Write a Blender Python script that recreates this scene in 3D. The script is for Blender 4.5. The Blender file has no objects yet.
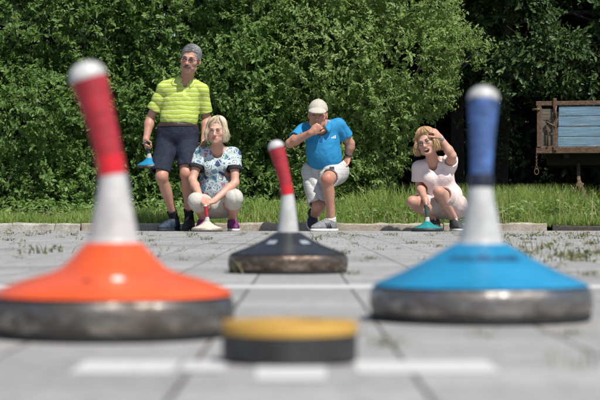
import bpy, math
import numpy as np
from mathutils import Vector, Matrix

rng = np.random.default_rng(7)
SC = bpy.context.scene
COL = SC.collection
rad = math.radians

# ------------------------------------------------------------------ camera, sky, sun, exposure
F = 1667.0            # focal length in photo pixels (600 px wide)
CH = 0.124            # camera height
HY = 217.7            # photo row of the horizon
cam_d = bpy.data.cameras.new('camera')
cam = bpy.data.objects.new('camera', cam_d)
COL.objects.link(cam)
cam.location = (0, 0, CH)
cam.rotation_euler = (rad(90) + math.atan((HY - 200) / F), 0, 0)
cam_d.sensor_width = 36
cam_d.lens = F * 36 / 600
cam_d.clip_start = 0.05
cam_d.clip_end = 2000
cam_d.dof.use_dof = True
cam_d.dof.focus_distance = 15.4
cam_d.dof.aperture_fstop = 9.0
SC.camera = cam

SUN_EL, SUN_AZ = 56.0, 34.0      # elevation; degrees to the right of straight behind the camera
w = bpy.data.worlds.new("World")
SC.world = w
w.use_nodes = True
nt = w.node_tree
bg = nt.nodes['Background']
sky = nt.nodes.new('ShaderNodeTexSky')
sky.sky_type = 'NISHITA'
sky.sun_disc = False
sky.sun_elevation = rad(SUN_EL)
sky.sun_rotation = rad(180 - SUN_AZ)
nt.links.new(sky.outputs[0], bg.inputs[0])
bg.inputs[1].default_value = 0.095
sd = bpy.data.lights.new('sun', 'SUN')
sd.energy = 4.8
sd.angle = rad(0.5)
sd.color = (1.0, 0.95, 0.87)
sun = bpy.data.objects.new('sun', sd)
COL.objects.link(sun)
tosun = Vector((math.sin(rad(SUN_AZ)) * math.cos(rad(SUN_EL)), -math.cos(rad(SUN_AZ)) * math.cos(rad(SUN_EL)), math.sin(rad(SUN_EL))))
sun.rotation_euler = tosun.to_track_quat('Z', 'Y').to_euler()
vs = SC.view_settings
vs.view_transform = 'Standard'
vs.look = 'None'
vs.exposure = 0.27
vs.gamma = 1
vs.use_curve_mapping = False
SC.cycles.max_bounces = 6
SC.cycles.transparent_max_bounces = 8

def at(px, py, D):
    return np.array([(px - 300) / F * D, D, CH + (HY - py) / F * D])

# ------------------------------------------------------------------ object helpers
def tag(o, label=None, cat=None, group=None, kind=None):
    if label: o['label'] = label
    if cat: o['category'] = cat
    if group: o['group'] = group
    if kind: o['kind'] = kind
    return o

def empty(name, loc, label=None, cat=None, group=None, rz=0.0):
    o = bpy.data.objects.new(name, None)
    COL.objects.link(o)
    o.location = loc
    o.rotation_euler = (0, 0, rz)
    o.empty_display_size = 0.1
    return tag(o, label, cat, group)

def mesh_np(name, V, Q=None, T=None, mat=None, parent=None, smooth=True, mi=None, attr=None, col=None):
    me = bpy.data.meshes.new(name)
    V = np.asarray(V, np.float32)
    me.vertices.add(len(V))
    me.vertices.foreach_set('co', V.ravel())
    loops, starts, tot = [], [], 0
    if Q is not None and len(Q):
        Q = np.asarray(Q, np.int32)
        loops.append(Q.ravel()); starts.append(tot + 4 * np.arange(len(Q))); tot += 4 * len(Q)
    if T is not None and len(T):
        T = np.asarray(T, np.int32)
        loops.append(T.ravel()); starts.append(tot + 3 * np.arange(len(T))); tot += 3 * len(T)
    loops = np.concatenate(loops).astype(np.int32); starts = np.concatenate(starts).astype(np.int32)
    me.loops.add(len(loops)); me.loops.foreach_set('vertex_index', loops)
    me.polygons.add(len(starts)); me.polygons.foreach_set('loop_start', starts)
    me.update(calc_edges=True)
    me.validate()
    if smooth: me.polygons.foreach_set('use_smooth', np.ones(len(me.polygons), bool))
    mats = mat if isinstance(mat, (list, tuple)) else [mat]
    for m in mats:
        if m: me.materials.append(m)
    if mi is not None: me.polygons.foreach_set('material_index', np.asarray(mi, np.int32))
    if attr is not None:
        a = me.attributes.new('var', 'FLOAT', 'POINT'); a.data.foreach_set('value', np.asarray(attr, np.float32))
    if col is not None:
        c = np.ones((len(V), 4), np.float32); c[:, :3] = col
        a = me.attributes.new('tone', 'FLOAT_COLOR', 'POINT'); a.data.foreach_set('color', c.ravel())
    o = bpy.data.objects.new(name, me)
    COL.objects.link(o)
    if parent is not None: o.parent = parent
    return o

class MB:
    """collects polygons of any size for ONE mesh object"""
    def __init__(s): s.v, s.f, s.m = [], [], []
    def add(s, V, faces, m=0):
        b = len(s.v); s.v += [tuple(map(float, x)) for x in V]
        for f in faces: s.f.append([b + i for i in f]); s.m.append(m)
    def box(s, lo, hi, m=0, R=None, c=None):
        P = np.array([[x, y, z] for z in (lo[2], hi[2]) for y in (lo[1], hi[1]) for x in (lo[0], hi[0])], float)
        if R is not None: P = P @ np.asarray(R).T
        if c is not None: P = P + np.asarray(c)
        s.add(P, [(0, 2, 3, 1), (4, 5, 7, 6), (0, 1, 5, 4), (1, 3, 7, 5), (3, 2, 6, 7), (2, 0, 4, 6)], m)
    def tube(s, pts, radii, n=8, m=0, cap=True):
        pts = np.asarray(pts, float); L = len(pts)
        radii = np.broadcast_to(np.asarray(radii, float), (L,))
        T = np.gradient(pts, axis=0); T /= np.linalg.norm(T, axis=1)[:, None] + 1e-12
        u = np.cross(T[0], [0.3, 0.9, 0.2]); 
        if np.linalg.norm(u) < 1e-3: u = np.cross(T[0], [1, 0, 0])
        V = []
        a = np.arange(n) * 2 * math.pi / n
        for i in range(L):
            u = u - T[i] * np.dot(u, T[i]); u /= np.linalg.norm(u) + 1e-12
            v = np.cross(T[i], u)
            V += list(pts[i] + radii[i] * (np.cos(a)[:, None] * u + np.sin(a)[:, None] * v))
        fs = [(i * n + j, i * n + (j + 1) % n, (i + 1) * n + (j + 1) % n, (i + 1) * n + j) for i in range(L - 1) for j in range(n)]
        if cap: fs += [tuple(range(n))[::-1], tuple((L - 1) * n + j for j in range(n))]
        s.add(V, fs, m)
    def lathe(s, prof, n=64, m=0, c=(0, 0, 0)):
        a = np.arange(n) * 2 * math.pi / n
        V = [(c[0] + r * math.cos(t), c[1] + r * math.sin(t), c[2] + z) for r, z in prof for t in a]
        L = len(prof)
        fs = [(i * n + j, i * n + (j + 1) % n, (i + 1) * n + (j + 1) % n, (i + 1) * n + j) for i in range(L - 1) for j in range(n)]
        fs += [tuple(range(n))[::-1], tuple((L - 1) * n + j for j in range(n))]
        s.add(V, fs, m)
    def build(s, name, mat, parent=None, smooth=True, bevel=0, auto=None):
        me = bpy.data.meshes.new(name)
        me.from_pydata(s.v, [], s.f)
        for x in (mat if isinstance(mat, (list, tuple)) else [mat]): me.materials.append(x)
        me.polygons.foreach_set('material_index', s.m)
        me.polygons.foreach_set('use_smooth', [smooth] * len(s.f))
        me.update()
        if smooth and auto: me.set_sharp_from_angle(angle=rad(auto))
        o = bpy.data.objects.new(name, me); COL.objects.link(o)
        if parent is not None: o.parent = parent
        if bevel:
            b = o.modifiers.new('bevel', 'BEVEL'); b.width = bevel; b.segments = 2; b.limit_method = 'ANGLE'
        return o

# ------------------------------------------------------------------ material helpers
class NT:
    def __init__(s, name):
        s.m = bpy.data.materials.new(name); s.m.use_nodes = True
        s.t = s.m.node_tree; s.b = s.t.nodes['Principled BSDF']; s.out = s.t.nodes['Material Output']
    def n(s, typ, ins=None, **kw):
        x = s.t.nodes.new('ShaderNode' + typ)
        for k, v in kw.items(): setattr(x, k, v)
        for k, v in (ins or {}).items():
            if hasattr(v, 'is_linked') or isinstance(v, bpy.types.NodeSocket): s.t.links.new(v, x.inputs[k])
            else: x.inputs[k].default_value = v
        return x
    def link(s, a, b): s.t.links.new(a, b)
    def ramp(s, fac, stops, interp='LINEAR'):
        r = s.n('ValToRGB'); cr = r.color_ramp; cr.interpolation = interp
        while len(cr.elements) < len(stops): cr.elements.new(0.5)
        for e, (p, c) in zip(cr.elements, stops): e.position = p; e.color = (*c, 1)
        s.link(fac, r.inputs[0]); return r.outputs[0]
    def mix(s, fac, a, b, blend='MIX'):
        x = s.n('Mix', data_type='RGBA', blend_type=blend)
        for i, v in ((0, fac), (6, a), (7, b)):
            if isinstance(v, bpy.types.NodeSocket): s.link(v, x.inputs[i])
            else: x.inputs[i].default_value = v if i == 0 else (*v, 1)
        return x.outputs[2]
    def math(s, op, a, b=0.0):
        x = s.n('Math', operation=op)
        for i, v in ((0, a), (1, b)):
            if isinstance(v, bpy.types.NodeSocket): s.link(v, x.inputs[i])
            else: x.inputs[i].default_value = v
        return x.outputs[0]
    def coord(s): return s.n('TexCoord').outputs['Object']
    def noise(s, scale, detail=4, rough=0.6, vec=None, dist=0.0):
        return s.n('TexNoise', {'Vector': vec or s.coord(), 'Scale': scale, 'Detail': detail, 'Roughness': rough, 'Distortion': dist})
    def bump(s, h, strength=0.3, dist=0.01):
        b = s.n('Bump', {'Strength': strength, 'Distance': dist}); s.link(h, b.inputs['Height']); s.link(b.outputs[0], s.b.inputs['Normal'])
    def set(s, **kw):
        names = dict(col='Base Color', rough='Roughness', metal='Metallic', spec='Specular IOR Level', sheen='Sheen Weight', coat='Coat Weight', sss='Subsurface Weight')
        for k, v in kw.items():
            i = s.b.inputs[names[k]]
            if isinstance(v, bpy.types.NodeSocket): s.link(v, i)
            else: i.default_value = (*v, 1) if k == 'col' else v
        return s

def plain(name, col, rough=0.6, var=0.12, scale=20, bump=0.0, bscale=80, metal=0.0, spec=0.5, coat=0.0, bdist=0.002):
    M = NT(name)
    nz = M.noise(scale).outputs[0]
    c2 = tuple(max(0, x * (1 - 2 * var)) for x in col); c3 = tuple(min(1, x * (1 + var)) for x in col)
    M.set(col=M.ramp(nz, [(0.3, c2), (0.7, c3)]), rough=rough, metal=metal, spec=spec, coat=coat)
    if bump: M.bump(M.noise(bscale).outputs[0], bump, bdist)
    return M.m

def cloth(name, colsocket_fn, rough=0.85, fold=0.6, weave=900):
    M = NT(name)
    M.set(col=colsocket_fn(M), rough=rough, spec=0.25, sheen=0.0)
    f1 = M.noise(11, 3, 0.5, dist=0.35).outputs[0]
    f2 = M.noise(weave, 1).outputs[0]
    h = M.math('ADD', f1, M.math('MULTIPLY', f2, 0.04))
    M.bump(h, fold, 0.03)
    return M.m

def leaf_mat(name, dark, mid, light, trans=0.35, rough=0.50):
    M = NT(name)
    a = M.n('Attribute', attribute_name='var').outputs['Fac']
    c = M.ramp(a, [(0.0, dark), (0.5, mid), (0.85, light), (1.0, tuple(x * 1.25 for x in light))])
    M.set(col=c, rough=rough, spec=0.35)
    tr = M.n('BsdfTranslucent')
    M.link(M.mix(0.5, c, (light[0] * 1.6, light[1] * 1.7, light[2] * 0.8)), tr.inputs[0])
    mx = M.n('MixShader'); mx.inputs[0].default_value = trans
    M.link(M.b.outputs[0], mx.inputs[1]); M.link(tr.outputs[0], mx.inputs[2]); M.link(mx.outputs[0], M.out.inputs[0])
    return M.m

# ------------------------------------------------------------------ ground, paving, kerb, painted lines
def sheet(name, x0, x1, y0, y1, z, mat, nx=1, ny=1, hfn=None):
    X, Y = np.meshgrid(np.linspace(x0, x1, nx + 1), np.linspace(y0, y1, ny + 1), indexing='ij')
    Z = np.full_like(X, z) if hfn is None else z + hfn(X, Y)
    V = np.stack([X, Y, Z], -1).reshape(-1, 3)
    i = np.arange(nx)[:, None] * (ny + 1) + np.arange(ny)[None]
    Q = np.stack([i, i + ny + 1, i + ny + 2, i + 1], -1).reshape(-1, 4)
    o = mesh_np(name, V, Q, mat=mat, smooth=True)
    tag(o, kind='structure'); return o

M = NT('concrete_paving')
pc = M.coord()
mp = M.n('Mapping', {'Vector': pc, 'Location': (0.0895, 0.03, 0)})
br = M.n('TexBrick', {'Vector': mp.outputs[0], 'Scale': 1.0, 'Mortar Size': 0.0022, 'Mortar Smooth': 0.3, 'Brick Width': 0.179, 'Row Height': 0.179, 'Bias': 0.0,
                      'Color1': (0.285, 0.285, 0.283, 1), 'Color2': (0.355, 0.354, 0.350, 1), 'Mortar': (0.09, 0.08, 0.065, 1)}, offset=0.0, squash=1.0)
n1 = M.noise(1.1, 5, 0.6).outputs[0]
n2 = M.noise(38, 6, 0.7).outputs[0]
n3 = M.noise(420, 2, 0.6).outputs[0]
c = M.mix(0.75, br.outputs[0], M.ramp(n1, [(0.3, (0.66, 0.64, 0.61)), (0.5, (0.98, 0.97, 0.96)), (0.7, (1.08, 1.08, 1.09))]), 'MULTIPLY')
c = M.mix(0.8, c, M.ramp(n2, [(0.30, (0.60, 0.585, 0.56)), (0.5, (0.98, 0.98, 0.98)), (0.72, (1.16, 1.16, 1.17))]), 'MULTIPLY')
c = M.mix(0.6, c, M.ramp(n3, [(0.3, (0.65, 0.65, 0.65)), (0.62, (1.15, 1.15, 1.15))]), 'MULTIPLY')
spots = M.n('TexVoronoi', {'Vector': pc, 'Scale': 26.0, 'Randomness': 1.0}).outputs[0]
c = M.mix(M.ramp(spots, [(0.06, (0.55,) * 3), (0.12, (0, 0, 0))]), c, (0.16, 0.14, 0.10))
M.set(col=c, rough=0.82, spec=0.3)
hb = M.math('ADD', M.math('MULTIPLY', br.outputs['Fac'], -1.0), M.math('MULTIPLY', n2, 0.25))
M.bump(M.math('ADD', hb, M.math('MULTIPLY', n3, 0.12)), 0.7, 0.006)
PAVE = M.m

M = NT('soil')
n = M.noise(2.5, 6, 0.7).outputs[0]
M.set(col=M.ramp(n, [(0.3, (0.035, 0.030, 0.018)), (0.6, (0.07, 0.075, 0.03)), (0.8, (0.10, 0.09, 0.05))]), rough=0.95, spec=0.2)
M.bump(M.noise(14, 5).outputs[0], 0.8, 0.05)
SOIL = M.m

KY = 15.83     # front face of the kerb
sheet('ground', -400, 400, -60, 700, -0.03, SOIL)
sheet('paving', -14, 14, -6, KY + 0.05, 0.0, PAVE)
sheet('verge', -30, 30, KY + 0.06, 60, 0.035, SOIL, 120, 120, lambda X, Y: 0.03 * np.sin(X * 1.3 + Y) * np.sin(Y * 0.9))

M = NT('line_paint')
n = M.noise(55, 6, 0.75).outputs[0]
n2 = M.noise(6, 3).outputs[0]
f = M.math('ADD', n, M.math('MULTIPLY', n2, 0.5))
M.set(col=M.ramp(f, [(0.48, (0.36, 0.355, 0.345)), (0.72, (0.52, 0.52, 0.515))]), rough=0.7)
M.bump(M.noise(400, 2).outputs[0], 0.3, 0.002)
PAINT = M.m
def dpx(y): return F * CH / (y - HY)
def line(x0, x1, y0, y1, dz=0.0008):
    a, b = dpx(y1), dpx(y0); m = (a + b) / 2
    sheet('painted_line', (x0 - 300) / F * m, (x1 - 300) / F * m, a, b, dz, PAINT)
line(-420, 1000, 285.3, 288.9)
line(78, 176, 361.5, 374)
line(183, 226, 361.5, 372)
line(355, 494, 361.5, 374)
line(256, 326, 374.2, 381)
line(256, 326, 367, 374)

def kerb_mat(name, a, b, cc):
    M = NT(name)
    n1 = M.noise(6, 5, 0.65).outputs[0]; n2 = M.noise(70, 5, 0.7).outputs[0]
    c = M.mix(0.8, M.ramp(n1, [(0.32, a), (0.52, b), (0.72, cc)]), M.ramp(n2, [(0.3, (0.55, 0.52, 0.48)), (0.6, (1.1, 1.1, 1.1))]), 'MULTIPLY')
    M.set(col=c, rough=0.9, spec=0.2); M.bump(n2, 0.6, 0.01); return M.m
KTAN = kerb_mat('tan_kerb', (0.22, 0.19, 0.15), (0.36, 0.315, 0.26), (0.44, 0.405, 0.35))
KGREY = kerb_mat('grey_kerb', (0.27, 0.25, 0.22), (0.40, 0.385, 0.35), (0.47, 0.46, 0.43))
KDARK = kerb_mat('dark_kerb', (0.035, 0.032, 0.028), (0.07, 0.065, 0.058), (0.13, 0.12, 0.11))
def kerb(p0, p1, h, mat, dy=0.0, d=0.11):
    m = MB(); x0 = (p0 - 300) / F * KY; x1 = (p1 - 300) / F * KY
    nseg = max(2, int((x1 - x0) / 0.08))
    xs = np.linspace(x0, x1, nseg + 1); wv = np.cumsum(rng.normal(size=nseg + 1)) * 0.0014
    prof = [(0, -0.03), (0.0, h - 0.014), (0.012, h), (d - 0.012, h), (d, h - 0.02), (d, -0.03)]
    V = []
    for x, w_ in zip(xs, wv):
        for (y, z) in prof: V.append((x, KY + dy + y + rng.normal() * 0.003 + w_, z + (rng.normal() * 0.0042 + w_ if z > 0 else 0)))
    n = len(prof)
    fs = [(i * n + j, (i + 1) * n + j, (i + 1) * n + j + 1, i * n + j + 1) for i in range(nseg) for j in range(n - 1)]
    fs += [tuple(range(n)), tuple(nseg * n + j for j in range(n))[::-1]]
    m.add(V, fs)
    tag(m.build('kerb', mat, smooth=False), kind='structure')
kerb(-260, -72, 0.07, KGREY); kerb(-71, 80, 0.07, KGREY, 0.012); kerb(81.5, 214, 0.074, KTAN, 0.0); kerb(215, 336, 0.070, KTAN, 0.006); kerb(337, 443, 0.075, KTAN, -0.004)
kerb(444, 547, 0.072, KTAN, 0.002); kerb(553, 700, 0.052, KDARK, 0.01); kerb(701, 860, 0.055, KDARK, 0.0)

# ------------------------------------------------------------------ foliage helpers
def norm(a): return a / (np.linalg.norm(a, axis=-1, keepdims=True) + 1e-9)
def noise3(P, f, seed=0):
    r = np.random.default_rng(seed); out = np.zeros(len(P))
    for i in range(5):
        k = norm(r.normal(size=3)) * f * (0.7 + 0.5 * i); out += np.sin(P @ k + r.uniform(0, 6.28) + 1.5 * np.sin(P @ (norm(r.normal(size=3)) * f * 0.6) + r.uniform(0, 6.28)))
    return out / 5 * 1.6

def make_leaves(pos, axis, nrm, L, Wd, var):
    axis = norm(axis); side = norm(np.cross(axis, nrm)); nrm = np.cross(side, axis)
    L = L[:, None]; Wd = Wd[:, None]
    up = nrm * Wd * 0.22
    b = pos; t = pos + axis * L - nrm * L * 0.12
    l1 = pos + axis * L * 0.30 + side * Wd * 0.46 + up; l2 = pos + axis * L * 0.68 + side * Wd * 0.38 + up * 0.7 - nrm * L * 0.03
    r1 = pos + axis * L * 0.30 - side * Wd * 0.46 + up; r2 = pos + axis * L * 0.68 - side * Wd * 0.38 + up * 0.7 - nrm * L * 0.03
    V = np.stack([b, l1, l2, t, r2, r1], 1).reshape(-1, 3)
    i = np.arange(len(pos))[:, None] * 6
    Q = np.concatenate([i + np.array([[0, 3, 2, 1]]), i + np.array([[0, 5, 4, 3]])])
    return V, Q, np.repeat(var, 6)

def foliage(lobes, density, per, Lm, twig, seed, gap=0.0, gapf=3.0, back=0.35, up=0.55, droop=0.0, wr=0.55, inner=0.35, lean=0.25):
    """leaf twigs spread through the outer shell of a union of ellipsoids"""
    r = np.random.default_rng(seed); B, Dv = [], []
    for k, (c, e) in enumerate(lobes):
        c = np.array(c); e = np.array(e)
        area = 4 * math.pi * ((e[0] * e[1]) ** 1.6 / 3 + (e[0] * e[2]) ** 1.6 / 3 + (e[1] * e[2]) ** 1.6 / 3) ** (1 / 1.6)
        n = int(area * density)
        u = norm(r.normal(size=(n, 3)))
        keep = (u[:, 1] < 0.25) | (r.random(n) < back)
        u = u[keep]
        p0 = c + u * e
        wob = 1 + 0.10 * noise3(p0, 4.2, seed + k) + 0.05 * noise3(p0, 10, seed + 77)
        f = np.where(r.random(len(u)) < inner, r.uniform(0.45, 0.9, len(u)), r.uniform(0.9, 1.04, len(u))) * wob
        p = c + u * e * f[:, None]
        ok = np.ones(len(p), bool)
        for j, (c2, e2) in enumerate(lobes):
            if j != k: ok &= np.linalg.norm((p - np.array(c2)) / np.array(e2), axis=1) > 0.72
        ok &= p[:, 2] > 0.04
        if gap > 0: ok &= (noise3(p, gapf, seed + 13) + r.normal(size=len(p)) * 0.25) > (-1.1 + gap * 1.6)
        d = norm(u / e * e.mean() + r.normal(size=u.shape) * 0.55 + np.array([0, -lean, 0.35 - droop]))
        B.append(p[ok]); Dv.append(d[ok])
    B = np.concatenate(B); Dv = np.concatenate(Dv)
    n = len(B); tl = twig * r.uniform(0.6, 1.35, n)
    tv = r.random(n)
    P, A, N, VV = [], [], [], []
    sd = norm(np.cross(Dv, r.normal(size=Dv.shape)))
    for j in range(per):
        t = (j + 0.4 + r.random(n) * 0.5) / per
        p = B + Dv * (tl * t)[:, None]; p[:, 2] -= droop * tl * t * t * 0.8
        a = norm(Dv * 0.55 + sd * (1 if j % 2 else -1) + r.normal(size=Dv.shape) * 0.45 + np.array([0, 0, -0.12]))
        nn = norm(np.array([0.24, -0.52, up + 0.1]) + Dv * 0.3 + r.normal(size=Dv.shape) * 0.50)
        P.append(p); A.append(a); N.append(nn); VV.append(np.clip(0.5 * tv + 0.5 * r.random(n) - 0.1 + 0.2 * noise3(p, 1.7, 5), 0, 1))
    P, A, N, VV = (np.concatenate(x) for x in (P, A, N, VV))
    L = Lm * r.uniform(0.45, 1.4, len(P))
    V, Q, var = make_leaves(P, A, N, L, L * wr * r.uniform(0.85, 1.15, len(P)), VV)
    sel = r.random(n) < 0.4
    return V, Q, var, B[sel], (Dv * tl[:, None])[sel]

LEAF_H = leaf_mat('hedge_leaf', (0.058, 0.112, 0.028), (0.126, 0.222, 0.058), (0.245, 0.355, 0.130), 0.44)
LEAF_W = leaf_mat('willow_leaf', (0.118, 0.182, 0.052), (0.212, 0.312, 0.102), (0.335, 0.420, 0.185), 0.46)
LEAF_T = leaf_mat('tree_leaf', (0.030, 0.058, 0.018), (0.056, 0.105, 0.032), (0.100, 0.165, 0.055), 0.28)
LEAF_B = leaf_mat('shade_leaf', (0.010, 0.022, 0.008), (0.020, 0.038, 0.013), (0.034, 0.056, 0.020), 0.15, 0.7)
BARK = plain('bark', (0.045, 0.036, 0.028), 0.95, 0.3, 18, 0.9, 60, bdist=0.02)
TWIG = plain('twig_bark', (0.065, 0.054, 0.038), 0.9, 0.3, 30)

def twigs_mesh(mb, B, D, r0=0.004, seed=1):
    for b, d in zip(B, D):
        mb.tube([b - d * 0.9, b - d * 0.2, b + d * 0.8], [r0, r0 * 0.8, r0 * 0.4], 3, cap=False)

def stems(mb, base, lobes, seed, r0=0.022, n=None):
    r = np.random.default_rng(seed)
    for c, e in lobes:
        for _ in range(n or 2):
            tip = np.array(c) + norm(r.normal(size=3)) * np.array(e) * 0.7
            b = np.array(base) + np.array([r.normal() * 0.12, r.normal() * 0.12, 0])
            mid = (b + tip) / 2 + r.normal(size=3) * 0.12; mid[2] = max(mid[2], 0.1)
            t = np.linspace(0, 1, 7)[:, None]
            pts = b * (1 - t) ** 2 + 2 * mid * t * (1 - t) + tip * t ** 2 + r.normal(size=(7, 3)) * 0.015 * t
            mb.tube(pts, np.linspace(r0, r0 * 0.25, 7), 6)

def bush(name, label, cat, group, base, lobes, leafmat, seed, density, per, Lm, twig, part='foliage', ntw=500, **kw):
    root = empty(name, base, label, cat, group)
    b = np.array(base)
    rl = [(tuple(np.array(c) - b), e) for c, e in lobes]
    V, Q, var, B, D = foliage(rl, density, per, Lm, twig, seed, **kw)
    mesh_np(part, V, Q, mat=leafmat, parent=root, attr=var)
    mb = MB(); stems(mb, (0, 0, -0.05), rl, seed)
    idx = np.random.default_rng(seed).permutation(len(B))[:ntw]
    twigs_mesh(mb, B[idx], D[idx])
    mb.build('stem', TWIG, root)
    return root

def X(px, D): return (px - 300) / F * D

# hedge on the left: five dense shrubs side by side
hl = [(-45, 'dark green hedge shrub at the left edge, left of the orange stock'),
      (48, 'dense green hedge shrub behind the red handle of the orange stock'),
      (132, 'dense green hedge shrub left of and behind the man in the lime polo'),
      (214, 'dense green hedge shrub behind the crouching woman in the flowered blouse'),
      (292, 'dense green hedge shrub just left of the man in the cap')]
for i, (px, lab) in enumerate(hl):
    D = 18.75 + (0.1, -0.05, 0.05, -0.08, 0.1)[i]; x = X(px, D)
    r = np.random.default_rng(40 + i)
    lob = []
    for (dz, ez) in ((0.45, 0.55), (1.35, 0.75), (2.35, 0.8), (3.3, 0.8)):
        for dx in (-0.30, 0.30):
            lob.append(((x + dx + r.normal() * 0.08, D + r.normal() * 0.16 + (0.1 if dz < 1 else 0), dz + r.normal() * 0.12), (0.44 + 0.14 * r.random(), 0.9 + 0.25 * r.random(), ez * r.uniform(0.8, 1.0))))
    bush('hedge_shrub', lab, 'shrub', 'shrubs of the leafy hedge', (x, D, 0.03), lob, LEAF_H, 100 + i, 170, 10, 0.046, 0.14, gap=0.30, gapf=6.5, back=0.12, inner=0.30)

# the paler, finer-leaved bush behind the man in the cap
D = 18.5
wl = [((X(332, D), D + 0.1, 0.75), (0.55, 0.95, 0.75)), ((X(354, D), D - 0.05, 0.72), (0.26, 0.8, 0.62)), ((X(374, D), D - 0.05, 1.38), (0.40, 0.95, 0.42)), ((X(380, D), D, 0.95), (0.24, 0.7, 0.36)),
      ((X(345, D), D, 1.9), (0.75, 1.0, 0.8)), ((X(400, D), D - 0.1, 1.85), (0.50, 1.0, 0.55)), ((X(423, D), D - 0.05, 1.62), (0.30, 0.7, 0.36)),
      ((X(360, D), D + 0.1, 2.9), (0.8, 1.0, 0.9)), ((X(412, D), D - 0.1, 2.6), (0.46, 1.0, 0.6)), ((X(436, D), D - 0.3, 2.05), (0.22, 0.5, 0.26)), ((X(452, D), D - 0.4, 2.06), (0.20, 0.25, 0.10)), ((X(470, D), D - 0.45, 1.93), (0.14, 0.2, 0.06)), ((X(395, D), D, 3.7), (0.7, 0.9, 0.6))]
bush('willow_bush', 'tall pale yellow-green bush with fine leaves behind the man in the cap', 'bush', None, (X(338, D), D + 0.25, 0.03), wl, LEAF_W, 301, 230, 11, 0.040, 0.15, gap=0.20, gapf=6.0, wr=0.50, back=0.12, inner=0.28)

# woods on the right
def tree(name, label, px, D, lobes, leafmat, seed, density, per, Lm, twig, tr=0.12, th=5.0, **kw):
    x = X(px, D)
    root = empty(name, (x, D, 0.0), label, 'tree', 'trees of the wood on the right')
    r = np.random.default_rng(seed); mb = MB()
    t = np.linspace(0, 1, 12)
    pts = np.stack([0.15 * np.sin(t * 3 + seed), 0.15 * np.sin(t * 2.2 + seed * 2), t * th - 0.05], 1); pts[:, :2] -= pts[0, :2]
    mb.tube(pts, tr * (1 - 0.7 * t) + 0.06 * np.exp(-t * 18), 12)
    rl = [(tuple(np.array(c) - np.array([x, D, 0])), e) for c, e in lobes]
    for c, e in rl:
        z0 = min(th * 0.95, max(0.5, c[2] - 0.3 + 0.3 * r.random())); i = np.argmin(abs(pts[:, 2] - z0)); b = pts[i]
        tt = np.linspace(0, 1, 7)[:, None]; mid = (b + np.array(c)) / 2 + np.array([0, 0, 0.3])
        mb.tube(b * (1 - tt) ** 2 + 2 * mid * tt * (1 - tt) + np.array(c) * tt ** 2 + r.normal(size=(7, 3)) * 0.03 * tt, np.linspace(tr * 0.4, 0.012, 7), 6)
    V, Q, var, B, Dd = foliage(rl, density, per, Lm, twig, seed, **kw)
    idx = r.permutation(len(B))[:400]
    tm = MB(); twigs_mesh(mb, B[idx], Dd[idx])
    mb.build('trunk', BARK, root)
    mesh_np('crown', V, Q, mat=leafmat, parent=root, attr=var)
    return root

def L3(px, py, D, e): return (tuple(at(px, py, D)), e)
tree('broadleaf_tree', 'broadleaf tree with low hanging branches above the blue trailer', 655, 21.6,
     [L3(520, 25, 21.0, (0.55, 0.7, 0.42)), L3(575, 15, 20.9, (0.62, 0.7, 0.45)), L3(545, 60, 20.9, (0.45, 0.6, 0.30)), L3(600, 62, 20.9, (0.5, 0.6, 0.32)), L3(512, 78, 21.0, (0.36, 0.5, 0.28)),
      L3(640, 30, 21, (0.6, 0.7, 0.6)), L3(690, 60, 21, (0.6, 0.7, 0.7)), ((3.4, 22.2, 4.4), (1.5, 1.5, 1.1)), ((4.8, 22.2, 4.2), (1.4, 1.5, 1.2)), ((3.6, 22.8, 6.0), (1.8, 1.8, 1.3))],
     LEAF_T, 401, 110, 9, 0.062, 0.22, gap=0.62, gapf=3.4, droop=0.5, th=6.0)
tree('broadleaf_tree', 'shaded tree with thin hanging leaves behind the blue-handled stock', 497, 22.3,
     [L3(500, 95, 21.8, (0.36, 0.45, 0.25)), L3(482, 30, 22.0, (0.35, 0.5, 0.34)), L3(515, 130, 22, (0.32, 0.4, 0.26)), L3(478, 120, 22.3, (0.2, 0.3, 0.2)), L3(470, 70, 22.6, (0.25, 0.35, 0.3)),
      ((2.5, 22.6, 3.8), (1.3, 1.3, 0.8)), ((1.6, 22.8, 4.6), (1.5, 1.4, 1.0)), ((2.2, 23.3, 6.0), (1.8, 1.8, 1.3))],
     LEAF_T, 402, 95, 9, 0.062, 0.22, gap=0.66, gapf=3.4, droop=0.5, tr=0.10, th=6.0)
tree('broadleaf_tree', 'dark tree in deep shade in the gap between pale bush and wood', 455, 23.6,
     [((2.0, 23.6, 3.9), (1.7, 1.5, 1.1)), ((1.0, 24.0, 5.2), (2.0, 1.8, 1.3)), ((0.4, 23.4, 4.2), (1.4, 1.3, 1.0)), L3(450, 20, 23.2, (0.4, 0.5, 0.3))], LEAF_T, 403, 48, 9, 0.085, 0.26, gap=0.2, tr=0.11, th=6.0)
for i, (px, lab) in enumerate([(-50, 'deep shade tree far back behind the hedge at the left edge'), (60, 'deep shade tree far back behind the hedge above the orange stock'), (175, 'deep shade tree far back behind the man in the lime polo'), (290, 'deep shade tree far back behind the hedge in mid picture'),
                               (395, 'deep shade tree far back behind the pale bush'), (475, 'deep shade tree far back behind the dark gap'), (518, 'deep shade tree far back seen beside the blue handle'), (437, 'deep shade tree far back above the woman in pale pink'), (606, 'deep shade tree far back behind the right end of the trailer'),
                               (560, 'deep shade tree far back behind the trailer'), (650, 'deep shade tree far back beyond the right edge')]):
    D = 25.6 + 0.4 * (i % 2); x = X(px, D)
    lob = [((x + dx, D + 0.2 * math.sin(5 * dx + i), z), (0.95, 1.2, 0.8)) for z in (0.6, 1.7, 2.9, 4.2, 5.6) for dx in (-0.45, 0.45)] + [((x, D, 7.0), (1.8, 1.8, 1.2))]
    tree('forest_tree', lab, px, D, lob, LEAF_B, 500 + i, 56, 9, 0.11, 0.28, gap=0.0, back=0.2, inner=0.5, tr=0.14, th=7.0)

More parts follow.
